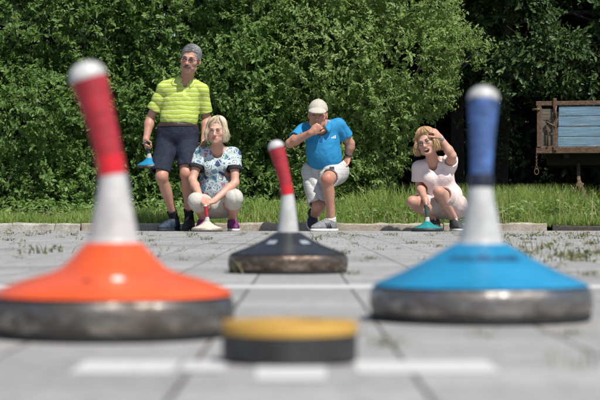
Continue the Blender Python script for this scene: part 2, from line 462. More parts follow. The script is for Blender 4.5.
tree('broadleaf_tree', 'unseen tall tree added so that its high crown shades the wood at the right', 625, 23.8,  # out-of-view crown added to keep sun and sky light off the wood
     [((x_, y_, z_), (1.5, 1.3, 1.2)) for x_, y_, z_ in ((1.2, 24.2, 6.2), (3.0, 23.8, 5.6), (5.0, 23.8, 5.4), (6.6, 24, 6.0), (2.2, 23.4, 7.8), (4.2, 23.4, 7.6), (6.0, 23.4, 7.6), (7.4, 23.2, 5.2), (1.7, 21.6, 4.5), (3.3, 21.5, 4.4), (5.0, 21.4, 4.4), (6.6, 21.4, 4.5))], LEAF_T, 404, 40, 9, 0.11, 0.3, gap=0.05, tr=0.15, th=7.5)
# ------------------------------------------------------------------ grass
GRASS = leaf_mat('grass_blade', (0.105, 0.180, 0.040), (0.200, 0.300, 0.072), (0.310, 0.385, 0.130), 0.48, 0.55)
DRYG = leaf_mat('dry_grass', (0.20, 0.17, 0.075), (0.33, 0.28, 0.14), (0.46, 0.40, 0.23), 0.35, 0.6)
def blades(P, H, Wd, var, seed, lean=0.35):
    r = np.random.default_rng(seed); n = len(P)
    a = r.uniform(0, 6.283, n); d = np.stack([np.cos(a), np.sin(a), np.zeros(n)], 1); s = np.stack([-np.sin(a + r.normal(size=n) * .6), np.cos(a), np.zeros(n)], 1)
    b = (H * lean * np.abs(r.normal(size=n)))[:, None]; H = H[:, None]; Wd = Wd[:, None]; z = np.array([[0, 0, 1.0]])
    m = P + z * H * 0.55 + d * b * 0.35; t = P + z * H * 0.95 + d * b
    V = np.stack([P - s * Wd, P + s * Wd, m + s * Wd * 0.75, m - s * Wd * 0.75, t], 1).reshape(-1, 3)
    i = np.arange(n)[:, None] * 5
    return V, i + np.array([[0, 1, 2, 3]]), i + np.array([[3, 2, 4]]), np.repeat(var, 5)
n = 95000
gx = rng.uniform(-4.6, 4.9, n); gy = KY + 0.07 + 3.6 * rng.random(n) ** 1.35
P = np.stack([gx, gy, np.full(n, 0.03)], 1)
patch = noise3(P * [1, 1, 0], 2.1, 3)
keep = (patch + rng.normal(size=n) * 0.5) > -0.75
P, patch = P[keep], patch[keep]; n = len(P)
right = np.clip((P[:, 0] - 0.2) / 1.2, 0, 1)
Hh = (0.10 + 0.04 * right + (0.11 + 0.07 * right) * np.clip((P[:, 1] - KY) / 1.2, 0, 1)) * (0.72 + 0.55 * patch) * rng.uniform(0.35, 1.5, n)
right2 = np.clip((P[:, 0] - 2.0) / 0.5, 0, 1); Hh *= 1 + 0.45 * right2
Hh = np.clip(Hh * 0.85, 0.04, 0.5)
V, Q, T, var = blades(P, Hh, 0.0028 + 0.004 * rng.random(n), np.clip(rng.random(n) * 0.85 + 0.15 * patch + 0.1, 0, 1), 4, 0.55)
tag(mesh_np('grass', V, Q, T, GRASS, attr=var), 'sunlit green grass verge behind the kerb below the hedge', 'grass', kind='stuff')
nd = 1500
dx = rng.uniform(-4.5, 4.8, nd); Pd = np.stack([dx, KY + 0.08 + 2.6 * rng.random(nd) ** 1.4, np.full(nd, 0.03)], 1)
Hd = (0.14 + 0.16 * np.clip((dx - 0.3) / 1.5, 0, 1)) * rng.uniform(0.5, 1.5, nd)
V1, Q1, T1, v1 = blades(Pd, Hd, 0.0022 + 0.0015 * rng.random(nd), rng.random(nd), 14, 0.45)
tips = V1.reshape(-1, 5, 3)[:, 4]; sel = rng.random(nd) < 0.5; tp = tips[sel]; ns = len(tp)
V2, Q2, v2 = make_leaves(np.repeat(tp, 3, 0) - np.array([0, 0, 0.02]) + rng.normal(size=(ns * 3, 3)) * [0.004, 0.004, 0.012], norm(rng.normal(size=(ns * 3, 3)) * 0.35 + [0, 0, 1]), rng.normal(size=(ns * 3, 3)), np.full(ns * 3, 0.026), np.full(ns * 3, 0.009), rng.random(ns * 3))
tag(mesh_np('dry_grass', np.concatenate([V1, V2]), np.concatenate([Q1, Q2 + len(V1)]), T1, DRYG, attr=np.concatenate([v1, v2])), 'straw-coloured dry stalks and seed heads among the green grass', 'grass', kind='stuff')
# broad-leaved weeds standing in the verge along the hedge foot
n = 16000
wp = np.stack([rng.uniform(-4.5, 4.6, n), KY + 0.5 + 1.6 * rng.random(n), np.zeros(n)], 1)
pk = noise3(wp, 3.3, 21); wp = wp[pk > 0.05]; n = len(wp)
wp[:, 2] = 0.05 + rng.random(n) * 0.26 * np.clip((wp[:, 1] - KY) / 1.2, 0.25, 1)
L = rng.uniform(0.03, 0.075, n)
V, Q, var = make_leaves(wp, norm(rng.normal(size=(n, 3)) * [1, 1, 0.4]), norm(rng.normal(size=(n, 3)) * 0.4 + [0, -0.3, 0.9]), L, L * 0.5, rng.random(n))
tag(mesh_np('undergrowth', V, Q, mat=LEAF_H, attr=var), 'low broad-leaved weeds among the grass at the hedge foot', 'weeds', kind='stuff')
#@@PART2
# ------------------------------------------------------------------ ice stocks and puck
def glossy_paint(name, col, rough=0.28, wear=(0.3, 0.28, 0.25), amt=0.63):
    M = NT(name)
    n = M.noise(30, 6, 0.75).outputs[0]; n2 = M.noise(7, 4).outputs[0]
    c = M.ramp(n2, [(0.3, tuple(x * 0.72 for x in col)), (0.55, col), (0.8, tuple(min(1, x * 1.15 + 0.02) for x in col))])
    f = M.ramp(n, [(amt, (0, 0, 0)), (amt + 0.07, (0.8, 0.8, 0.8))])
    M.set(col=M.mix(f, c, wear), rough=M.math('ADD', M.math('MULTIPLY', n, 0.25), rough - 0.1), spec=0.45)
    M.bump(n, 0.1, 0.002); return M.m
def worn_metal(name, a, b, c3, rough=0.35):
    M = NT(name)
    mp = M.n('Mapping', {'Vector': M.coord(), 'Scale': (1, 1, 2.2)})
    n = M.noise(28, 7, 0.75, mp.outputs[0], 0.6).outputs[0]
    cc = M.ramp(n, [(0.30, a), (0.47, b), (0.64, c3)])
    M.set(col=cc, metal=M.ramp(n, [(0.3, (0.4,) * 3), (0.5, (0.95,) * 3)]), rough=M.ramp(n, [(0.3, (0.75,) * 3), (0.65, (rough,) * 3)]))
    M.bump(n, 0.35, 0.003); return M.m
RUBBER = plain('black_rubber', (0.018, 0.018, 0.018), 0.75, 0.3, 30, 0.3)
STEEL = worn_metal('worn_steel', (0.030, 0.024, 0.020), (0.20, 0.185, 0.175), (0.46, 0.44, 0.42), 0.16)
RUSTY = worn_metal('rusty_ring', (0.022, 0.014, 0.011), (0.12, 0.085, 0.065), (0.40, 0.33, 0.27), 0.24)
WHITEP = plain('white_plastic', (0.46, 0.46, 0.455), 0.40, 0.16, 22, 0.12)
CREAMP = plain('cream_plastic', (0.70, 0.66, 0.56), 0.4, 0.08, 24, 0.05)
REDW = plain('red_grip_wrap', (0.40, 0.018, 0.032), 0.62, 0.2, 40, 0.4, 300)
REDS = plain('red_sleeve', (0.55, 0.012, 0.022), 0.35, 0.1, 30)
BLUEW = plain('blue_grip_wrap', (0.055, 0.125, 0.33), 0.7, 0.35, 45, 0.5, 300)
NAVY_P = plain('navy_plastic', (0.012, 0.016, 0.035), 0.45, 0.2)
ORANGE = glossy_paint('orange_plastic', (0.66, 0.092, 0.024), 0.30, (0.55, 0.12, 0.05), 0.66)
BLUE = glossy_paint('blue_plastic', (0.014, 0.21, 0.39), 0.33, (0.10, 0.26, 0.38), 0.64)
BLACK = glossy_paint('black_plastic', (0.022, 0.024, 0.028), 0.32, (0.12, 0.12, 0.12), 0.60)
TEAL = glossy_paint('teal_plastic', (0.012, 0.22, 0.23), 0.30, (0.1, 0.25, 0.25), 0.66)
CREAM = glossy_paint('cream_paint', (0.62, 0.55, 0.44), 0.35, (0.35, 0.25, 0.18), 0.62)
MARK = plain('dark_print', (0.015, 0.06, 0.14), 0.5, 0.2)
STICK = plain('grey_sticker', (0.30, 0.34, 0.38), 0.4, 0.25, 90)

def stock(label, loc, r, ring, cone, neck, grip, bend, cmat, rmat, gmat, nmat=WHITEP, kmat=WHITEP, rz=0.0, sleeve=None, group='ice stocks on the paving', band=None, name='ice_stock', tilt=None):
    """ring=(z0,z1); cone=[(r,z)...]; neck=[(r,z)...]; grip=[(r,z)...]; bend=(dx,dy) over the grip"""
    root = empty(name, loc, label, 'ice stock', group, rz)
    if tilt: root.rotation_euler = tilt
    m = MB(); z0, z1 = ring
    m.lathe([(r * 0.2, 0.0005), (r - 0.006, 0.0005), (r - 0.002, 0.003), (r - 0.002, z0 + 0.001), (r * 0.2, z0 + 0.001)], 72); m.build('running_plate', RUBBER, root, auto=40)
    m = MB(); h = z1 - z0
    m.lathe([(r * 0.6, z0), (r - 0.004, z0), (r - 0.0012, z0 + 0.004), (r, z0 + h * 0.3), (r, z0 + h * 0.6), (r - 0.001, z0 + h * 0.78), (r - 0.0035, z1 - 0.0025), (r - 0.007, z1 - 0.0006), (r - 0.012, z1), (r * 0.6, z1 - 0.001)], 96); m.build('steel_ring', rmat, root, auto=50)
    m = MB(); m.lathe([(cone[0][0] * 0.6, cone[0][1] - 0.004)] + cone + [(0.004, cone[-1][1] + 0.0005)], 96); body = m.build('cone', cmat, root, auto=35)
    gz0, gz1 = grip[0][1], grip[-1][1]
    def ctr(z):
        t = max(0.0, (z - gz0 + 0.012) / (gz1 - gz0)); return (bend[0] * t ** 1.35, bend[1] * t ** 1.35, z)
    def tub(prof, nm, mat, par, n=28, sub=1, ridge=0.0):
        P, R = [], []
        for i in range(len(prof) - 1):
            k = max(1, int(sub))
            for j in range(k):
                t = j / k; P.append(ctr(prof[i][1] * (1 - t) + prof[i + 1][1] * t)); R.append(prof[i][0] * (1 - t) + prof[i + 1][0] * t)
        P.append(ctr(prof[-1][1])); R.append(prof[-1][0])
        R = np.array(R)
        if ridge: R = R + ridge * np.abs(np.sin(np.arange(len(R)) * 0.9))
        mm = MB(); mm.tube(P, R, n); return mm.build(nm, mat, par, auto=50)
    tub(neck, 'neck', nmat, root, sub=4)
    g = tub(grip, 'grip', gmat, root, sub=9, ridge=0.0007)
    if sleeve: tub([(sleeve[2], sleeve[0]), (sleeve[2], sleeve[1])], 'grip_sleeve', sleeve[3], g, sub=4)
    if band: tub([(band[2], band[0]), (band[2] + .0008, (band[0] + band[1]) / 2), (band[2], band[1])], 'grip_band', band[3], g, sub=4)
    rk = grip[-1][0]; kz = gz1; top = rk * 0.86
    a = np.linspace(0, math.pi / 2 * 0.97, 9)
    kp = [(rk * 0.99, kz - 0.001), (rk * 1.04, kz + 0.002)] + [(rk * 1.04 * math.cos(t), kz + 0.003 + top * 0.95 * math.sin(t)) for t in a]
    tub(kp, 'knob', kmat, root)
    return root, body

D_B = F / 822; D_O = F / 951; D_M = F / 444
xb = X(480.5, D_B)
sb, body = stock('bright blue ice stock with blue wrapped handle, front right', (xb, D_B, 0), 0.135, (0.009, 0.0415),
      [(0.131, 0.0418), (0.124, 0.0455), (0.095, 0.0575), (0.062, 0.074), (0.036, 0.089), (0.030, 0.0915)],
      [(0.0285, 0.0905), (0.0262, 0.096), (0.0222, 0.115), (0.0172, 0.140), (0.0142, 0.158)],
      [(0.0132, 0.158), (0.0128, 0.175), (0.0140, 0.205), (0.0162, 0.240), (0.0186, 0.264)], (0.0045, 0.012), BLUE, STEEL, BLUEW, band=(0.158, 0.174, 0.0144, NAVY_P))
# blurred dark print round the front of the cone: short irregular bars, no readable words
m = MB(); r2 = np.random.default_rng(5)
a = -math.pi / 2 - 0.72
while a < -math.pi / 2 + 0.72:
    wd = r2.uniform(0.025, 0.07); h = r2.uniform(0.5, 1.0)
    def cp(a, r):
        z = np.interp(r, [0.030, 0.036, 0.062, 0.095, 0.124], [0.0915, 0.089, 0.074, 0.056, 0.0425]); return (r * 1.004 * math.cos(a), r * 1.004 * math.sin(a), z + 0.0006)
    ra, rb = 0.066 - 0.013 * h, 0.067
    m.add([cp(a, ra), cp(a + wd, ra), cp(a + wd, rb), cp(a, rb)], [(0, 1, 2, 3)]); a += wd + r2.uniform(0.015, 0.04)
m.build('printed_mark', MARK, body)

so, body = stock('orange ice stock with bent red wrapped handle, front left', (X(113.5, D_O), D_O, 0), 0.1275, (0.008, 0.0425),
      [(0.1250, 0.0428), (0.1205, 0.0475), (0.110, 0.0525), (0.092, 0.0585), (0.075, 0.0630), (0.063, 0.0665), (0.055, 0.0705), (0.043, 0.0815), (0.033, 0.0925), (0.028, 0.0965)],
      [(0.0282, 0.0955), (0.0258, 0.101), (0.0218, 0.122), (0.0170, 0.146), (0.0142, 0.167)],
      [(0.0136, 0.167), (0.0134, 0.185), (0.0144, 0.215), (0.0166, 0.245), (0.0188, 0.266)], (-0.0225, 0.0), ORANGE, worn_metal('dark_scuffed_steel', (0.028, 0.021, 0.017), (0.15, 0.13, 0.115), (0.42, 0.38, 0.34), 0.2), REDW, sleeve=(0.167, 0.187, 0.0146, REDS))
m = MB()
def op(a, r, up=0.0006):
    z = np.interp(r, [0.063, 0.075, 0.092, 0.110, 0.1205], [0.0665, 0.0630, 0.0585, 0.0525, 0.0475]); return (r * math.cos(a), r * math.sin(a), z + up)
c0, r0 = -math.pi / 2 - 0.19, 0.088
V = [op(c0, r0)] + [op(c0 + 0.06 * math.cos(t), r0 + 0.0035 * math.sin(t)) for t in np.linspace(0, 2 * math.pi, 16, endpoint=False)]
m.add(V, [(0, 1 + i, 1 + (i + 1) % 16) for i in range(16)]); m.build('dark_dent', plain('dark_mark', (0.12, 0.02, 0.01), 0.6), body)
c0, r0 = -math.pi / 2 + 0.165, 0.082  # white disc that paints the sun's highlight onto the orange cone
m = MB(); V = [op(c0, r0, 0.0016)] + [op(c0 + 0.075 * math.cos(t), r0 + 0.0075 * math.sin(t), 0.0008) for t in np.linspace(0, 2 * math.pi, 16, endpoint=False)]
m.add(V, [(0, 1 + i, 1 + (i + 1) % 16) for i in range(16)]); m.build('painted_highlight', plain('highlight_white', (0.8, 0.78, 0.74), 0.3, 0.05), body)

sm, body = stock('black ice stock with rusty ring and bent red handle, middle distance', (X(288, D_M), D_M, 0), 0.135, (0.007, 0.0425),
      [(0.130, 0.0428), (0.124, 0.0455), (0.100, 0.0545), (0.075, 0.064), (0.050, 0.077), (0.032, 0.0885), (0.026, 0.0915)],
      [(0.0240, 0.0905), (0.0232, 0.096), (0.0200, 0.120), (0.0165, 0.150), (0.0132, 0.176)],
      [(0.0128, 0.176), (0.0130, 0.195), (0.0142, 0.225), (0.0160, 0.255), (0.0175, 0.281)], (-0.0225, 0.0), BLACK, RUSTY, REDW, sleeve=(0.176, 0.196, 0.0140, REDS))
m = MB()
for a0 in (-math.pi / 2 - 0.75, -math.pi / 2 + 0.45):
    def cq(a, r):
        z = np.interp(r, [0.050, 0.075, 0.100], [0.077, 0.064, 0.0545]); return (r * 1.003 * math.cos(a), r * 1.003 * math.sin(a), z + 0.0007)
    aa = np.linspace(a0, a0 + 0.34, 6)
    V = [cq(t, 0.058) for t in aa] + [cq(t, 0.072) for t in aa]
    m = MB(); m.add(V, [(i, i + 1, 7 + i, 6 + i) for i in range(5)]); m.build('sticker', STICK, body)


so.scale = (1, 1, 1.013); sb.scale = (1, 1, 1.012)
D_P = F / 1158
pk = empty('target_puck', (X(289.5, D_P), D_P, 0), 'black puck with yellow top lying between the front stocks', 'puck')
YEL = glossy_paint('yellow_plastic', (0.43, 0.25, 0.045), 0.7, (0.26, 0.18, 0.08), 0.56)
m = MB(); m.lathe([(0.03, 0.0005), (0.056, 0.0005), (0.0582, 0.002), (0.0585, 0.0240), (0.03, 0.0245)], 72); m.build('base', plain('puck_rubber', (0.028, 0.028, 0.028), 0.6, 0.35, 40, 0.4), pk, auto=45)
m = MB(); m.lathe([(0.03, 0.0242), (0.0580, 0.0243), (0.0590, 0.0252), (0.0590, 0.0325), (0.0575, 0.0348), (0.030, 0.0352), (0.028, 0.031), (0.002, 0.0308)], 72); m.build('top_ring', YEL, pk, auto=45)

# ------------------------------------------------------------------ farm trailer
RUST = worn_metal('rusty_frame', (0.060, 0.036, 0.024), (0.15, 0.090, 0.062), (0.27, 0.20, 0.155), 0.7)
M = NT('blue_board')
mp = M.n('Mapping', {'Vector': M.coord(), 'Scale': (0.6, 1, 9.0)})
n = M.noise(6, 7, 0.75, mp.outputs[0], 0.8).outputs[0]; n2 = M.noise(3.0, 5, 0.7).outputs[0]
c = M.ramp(n, [(0.28, (0.10, 0.095, 0.085)), (0.42, (0.13, 0.20, 0.26)), (0.56, (0.16, 0.28, 0.39)), (0.72, (0.34, 0.42, 0.47))])
c = M.mix(M.ramp(n2, [(0.55, (0, 0, 0)), (0.7, (0.75,) * 3)]), c, (0.20, 0.185, 0.16))
M.set(col=c, rough=0.8, spec=0.25); M.bump(n, 0.5, 0.01); BOARD = M.m
M = NT('grey_board')
n = M.noise(5, 7, 0.75, M.n('Mapping', {'Vector': M.coord(), 'Scale': (0.6, 1, 9.0)}).outputs[0]).outputs[0]
M.set(col=M.ramp(n, [(0.35, (0.06, 0.045, 0.035)), (0.65, (0.17, 0.15, 0.12))]), rough=0.9); GBOARD = M.m
DT = 19.0; sT = F / DT
x0 = X(537, DT); zt = CH + (HY - 101) / sT; zb = CH + (HY - 153.5) / sT
tr = empty('farm_trailer', (x0, DT, 0), 'old farm trailer with blue boards and rusty frame in the grass', 'trailer', rz=rad(-10))
LEN = 3.4; DEP = 1.7; H = zt - zb
def tb(name, boxes, mat, par=tr, bevel=0.004):
    m = MB()
    for lo, hi in boxes: m.box(lo, hi)
    return m.build(name, mat, par, smooth=False, bevel=bevel)
tb('bed', [((0.02, 0.06, zb + 0.02), (LEN, DEP, zb + 0.07))], GBOARD)
tb('side_frame', [((-0.01, -0.012, zb), (LEN, 0.055, zb + 0.072)), ((-0.01, -0.008, zt - 0.052), (LEN, 0.05, zt - 0.003)), ((0.0, -0.02, zb + 0.074), (0.05, 0.05, zt - 0.054)), ((0.185, -0.03, zb + 0.03), (0.225, -0.0155, zt + 0.03)), ((1.6, -0.03, zb + 0.03), (1.65, -0.0155, zt + 0.01))], RUST)
nb = 4; bh = (H - 0.130) / nb
for i in range(nb):
    z = zb + 0.075 + i * bh
    b = tb('board', [((0.235 + 0.004 * i, 0.002 + 0.003 * (i % 2), z), (LEN - 0.02, 0.032, z + bh - 0.008))], BOARD)
for i in range(3):
    z = zb + 0.09 + i * (H - 0.16) / 3
    tb('end_board', [((0.062, 0.006, z), (0.178, 0.034, z + (H - 0.16) / 3 - 0.02))], GBOARD)
tb('front_board', [((0.0, 0.052, zb + 0.09), (0.03, DEP, zt - 0.02))], GBOARD)
tb('rear_side', [((0.0, DEP + 0.002, zb), (LEN, DEP + 0.05, zt - 0.02))], GBOARD)
m = MB(); m.tube([(-0.05, 0.01, zt - 0.10), (-0.02, 0.0, zt - 0.095), (0.03, -0.03, zt - 0.10)], 0.014, 8); m.build('hinge_pin', RUST, tr); m = MB(); m.tube([(0.12, -0.02, zb + 0.08), (0.125, -0.03, zb + 0.25), (0.115, -0.02, zb + 0.36)], 0.010, 6); m.build('brace', RUST, tr); m = MB(); m.tube([(0.10, -0.03, zb + 0.36), (0.16, -0.042, zb + 0.33), (0.21, -0.035, zb + 0.30)], 0.010, 6)
m.build('latch', RUST, tr)
m = MB(); m.tube([(0.205, -0.04, zt - 0.2), (0.205, -0.06, zt - 0.13), (0.22, -0.05, zt - 0.06)], 0.012, 6); m.build('handle', RUST, tr)
m = MB(); r3 = np.random.default_rng(3)
for i in range(9):
    zc = zb - 0.01 - i * 0.021; a = np.linspace(0, 2 * math.pi, 9); k = i % 2
    if zc < zb - 0.19: break
    rr = 0.008 if i < 7 else 0.016
    m.tube(np.stack([(-0.005 + rr * np.cos(a) * (1 if k else 0.3)), 0.0 + rr * np.cos(a) * (0.3 if k else 1), zc + 0.014 * np.sin(a)], 1), 0.0035, 5, cap=False)
a = np.linspace(0, 2 * math.pi, 15); m.tube(np.stack([-0.005 + 0.024 * np.cos(a), 0 * a, zb - 0.205 + 0.036 * np.sin(a)], 1), 0.006, 6, cap=False); m.build('chain', RUST, tr)
tb('chassis_beam', [((0.1, 0.40, zb - 0.12), (LEN, 0.48, zb - 0.002)), ((0.1, 1.2, zb - 0.12), (LEN, 1.28, zb - 0.002)), ((0.3, 0.06, zb - 0.05), (0.36, DEP - 0.02, zb - 0.001)), ((2.3, 0.12, zb - 0.32), (2.4, 1.6, zb - 0.125))], plain('chassis_painted_shade', (0.022, 0.018, 0.015), 0.9, 0.3))  # near-black colour puts the shade under the bed into the beams
for sy in (0.12, 1.42):
    m = MB(); prof = [(0.16, -0.08), (0.30, -0.09), (0.345, -0.07), (0.35, 0.0), (0.345, 0.07), (0.30, 0.09), (0.16, 0.08)]
    a = np.arange(40) * 2 * math.pi / 40
    V = [(2.35 + r * math.cos(t), sy + 0.1 + y, 0.37 + r * math.sin(t)) for r, y in prof for t in a]
    L_ = len(prof); m.add(V, [(i * 40 + j, i * 40 + (j + 1) % 40, (i + 1) * 40 + (j + 1) % 40, (i + 1) * 40 + j) for i in range(L_ - 1) for j in range(40)])
    wh = m.build('wheel', RUBBER, tr, auto=40)
    m = MB(); V = [(2.35 + r * math.cos(t), sy + 0.1 + y, 0.37 + r * math.sin(t)) for r, y in [(0.175, -0.06), (0.15, -0.05), (0.06, -0.02), (0.05, -0.06), (0.003, -0.062)] for t in a]
    m.add(V, [(i * 40 + j, i * 40 + (j + 1) % 40, (i + 1) * 40 + (j + 1) % 40, (i + 1) * 40 + j) for i in range(4) for j in range(40)]); m.build('rim', RUST, wh)
def euler_(a, b, c): return np.array(Matrix.Rotation(rad(c), 3, 'Z') @ Matrix.Rotation(rad(b), 3, 'Y') @ Matrix.Rotation(rad(a), 3, 'X'))
# rusty prop leg with bracket standing in the grass below the bed
xg = X(580, DT) - x0
m = MB(); m.tube([(xg + 0.10, 0.05, 0.0), (xg + 0.045, 0.06, 0.36), (xg - 0.02, 0.07, 0.55), (xg - 0.03, 0.42, zb - 0.1)], [0.03, 0.028, 0.024, 0.02], 8)
m.box((-0.040, -0.03, -0.030), (0.040, 0.03, 0.030), R=euler_(0, 25, 10), c=(xg - 0.01, 0.03, 0.50)); m.box((-0.030, -0.025, -0.05), (0.030, 0.025, 0.05), R=euler_(0, -20, 0), c=(xg + 0.06, 0.03, 0.33)); m.build('prop_leg', plain('light_rust', (0.14, 0.085, 0.055), 0.8, 0.3, 25, 0.5, 90), tr, smooth=False, bevel=0.01)

# ------------------------------------------------------------------ weeds in the paving joints
WEED = leaf_mat('weed_leaf', (0.075, 0.085, 0.03), (0.115, 0.13, 0.045), (0.20, 0.19, 0.085), 0.3)
weed_protos = []
for k in range(5):
    r = np.random.default_rng(60 + k); n = (14, 20, 11, 26, 8)[k]
    P = np.stack([r.normal(size=n) * 0.022, r.normal(size=n) * 0.010, np.zeros(n)], 1)
    H_ = r.uniform(0.008, 0.030, n) * (1, 1.25, 0.8, 1.1, 1.5)[k]
    V1, Q1, T1, v1 = blades(P, H_, np.full(n, 0.0016), r.random(n), 61 + k, 0.9)
    nl = (8, 14, 10, 18, 4)[k]
    lp = np.stack([r.normal(size=nl) * 0.024, r.normal(size=nl) * 0.012, r.uniform(0.002, 0.022, nl)], 1)
    Ll = r.uniform(0.008, 0.02, nl)
    V2, Q2, v2 = make_leaves(lp, norm(r.normal(size=(nl, 3)) * [1, 1, 0.5]), norm(r.normal(size=(nl, 3)) * 0.5 + [0, -0.4, 0.8]), Ll, Ll * 0.6, r.random(nl))
    weed_protos.append((np.concatenate([V1, V2]), np.concatenate([Q1, Q2 + len(V1)]), T1, np.concatenate([v1, v2])))
spots = [(32, 254, 1.3), (55, 252.5, 1.4), (22, 244, 1), (8, 241, .9), (80, 240, .8), (60, 238, .8), (151, 242, .8), (182, 252, .7), (206, 240, .8), (250, 274, 1.0), (252, 246, .6), (318, 240, 1.1), (327, 236, .8), (349, 275, .6), (362, 262, .6),
         (371, 238, .9), (395, 236, .9), (352, 240, .7), (411, 244, .6), (519, 246, 1.0), (528, 240, 1.1), (545, 250, 1.3), (553, 247, 1.1), (570, 256, 1.3), (543, 262, 1.1), (583, 262, 1.0), (534, 254, .9), (560, 241, 1.1), (575, 239, 1.2), (592, 244, 1.2),
         (597, 237, 1.3), (585, 236, 1.2), (540, 236, 1.2), (515, 237, 1.0), (505, 242, .8), (530, 268, .7), (590, 276, .7), (555, 235, 1.3), (384, 347, 0.7), (574, 368, 0.9), (478, 337, .5), (571, 336, .6), (100, 247, .6), (120, 236, .7), (270, 237, .7), (378, 250, .6), (522, 258, .9), (561, 268, .7), (508, 253, .7), (598, 252, 1), (240, 236, .7), (345, 235, .8), (12, 236, 1), (40, 235, 1), (65, 233.6, 1), (28, 233.5, 1.3), (48, 233.3, 1.2), (8, 233.6, 1.2)]
spots += [(rng.uniform(-5, 605), rng.uniform(233.2, 236.5), rng.uniform(0.5, 1.0)) for _ in range(46)] + [(rng.uniform(490, 605), rng.uniform(234, 262), rng.uniform(0.5, 1.1)) for _ in range(34)] + [(rng.uniform(-5, 600), rng.uniform(236, 262), rng.uniform(0.35, 0.7)) for _ in range(50)]
wm = {}
for i, (px, py, s) in enumerate(spots):
    k = i % 5; d = dpx(py); x = X(px, d)
    if k in wm:
        o = wm[k].copy(); COL.objects.link(o)
    else:
        V, Q, T, v = weed_protos[k]; o = mesh_np('weed_tuft', V, Q, T, WEED, attr=v); wm[k] = o
    o.location = (x, d, 0.001); o.rotation_euler = (0, 0, rng.uniform(-0.6, 0.6)); sc_ = s * (0.95 if py < 300 else 0.65) * rng.uniform(0.85, 1.15); o.scale = (sc_, sc_, sc_ * rng.uniform(0.8, 1.2))
    tag(o, 'small weed tuft growing out of the paving joints', 'weed', 'weed tufts in the paving')
# thin weeds sprouting at the end of the tan kerb
# grit scattered over the far paving
n = 4200; gd = 3.5 + 12.2 * rng.random(n) ** 0.55; gxx = rng.uniform(-0.2, 0.2, n) * gd
V0 = np.array([[-1, -1, 0], [1, -1, 0], [1, 1, 0], [-1, 1, 0], [0, 0, 1.2]]) ; s = rng.uniform(0.0008, 0.0026, n)
V = (V0[None] * s[:, None, None] * rng.uniform(0.6, 1.4, (n, 5, 3)) + np.stack([gxx, gd, np.full(n, 0.0005)], 1)[:, None]).reshape(-1, 3)
T = (np.arange(n)[:, None, None] * 5 + np.array([[0, 1, 4], [1, 2, 4], [2, 3, 4], [3, 0, 4]])).reshape(-1, 3)
tag(mesh_np('grit', V, T=T, mat=plain('grit', (0.16, 0.145, 0.12), 0.9, 0.5, 3), smooth=False), 'loose dark grit and crumbs scattered over the paving', 'grit', kind='stuff')
#@@PART3
# ------------------------------------------------------------------ people: signed-distance modelling
def frame(z, xh):
    z = np.array(z, float); z /= np.linalg.norm(z); x = np.array(xh, float); x = x - z * x.dot(z); x /= np.linalg.norm(x)
    return np.stack([x, np.cross(z, x), z], 1)
def euler(rx, ry, rz):
    return np.array(Matrix.Rotation(rad(rz), 3, 'Z') @ Matrix.Rotation(rad(ry), 3, 'Y') @ Matrix.Rotation(rad(rx), 3, 'X'))

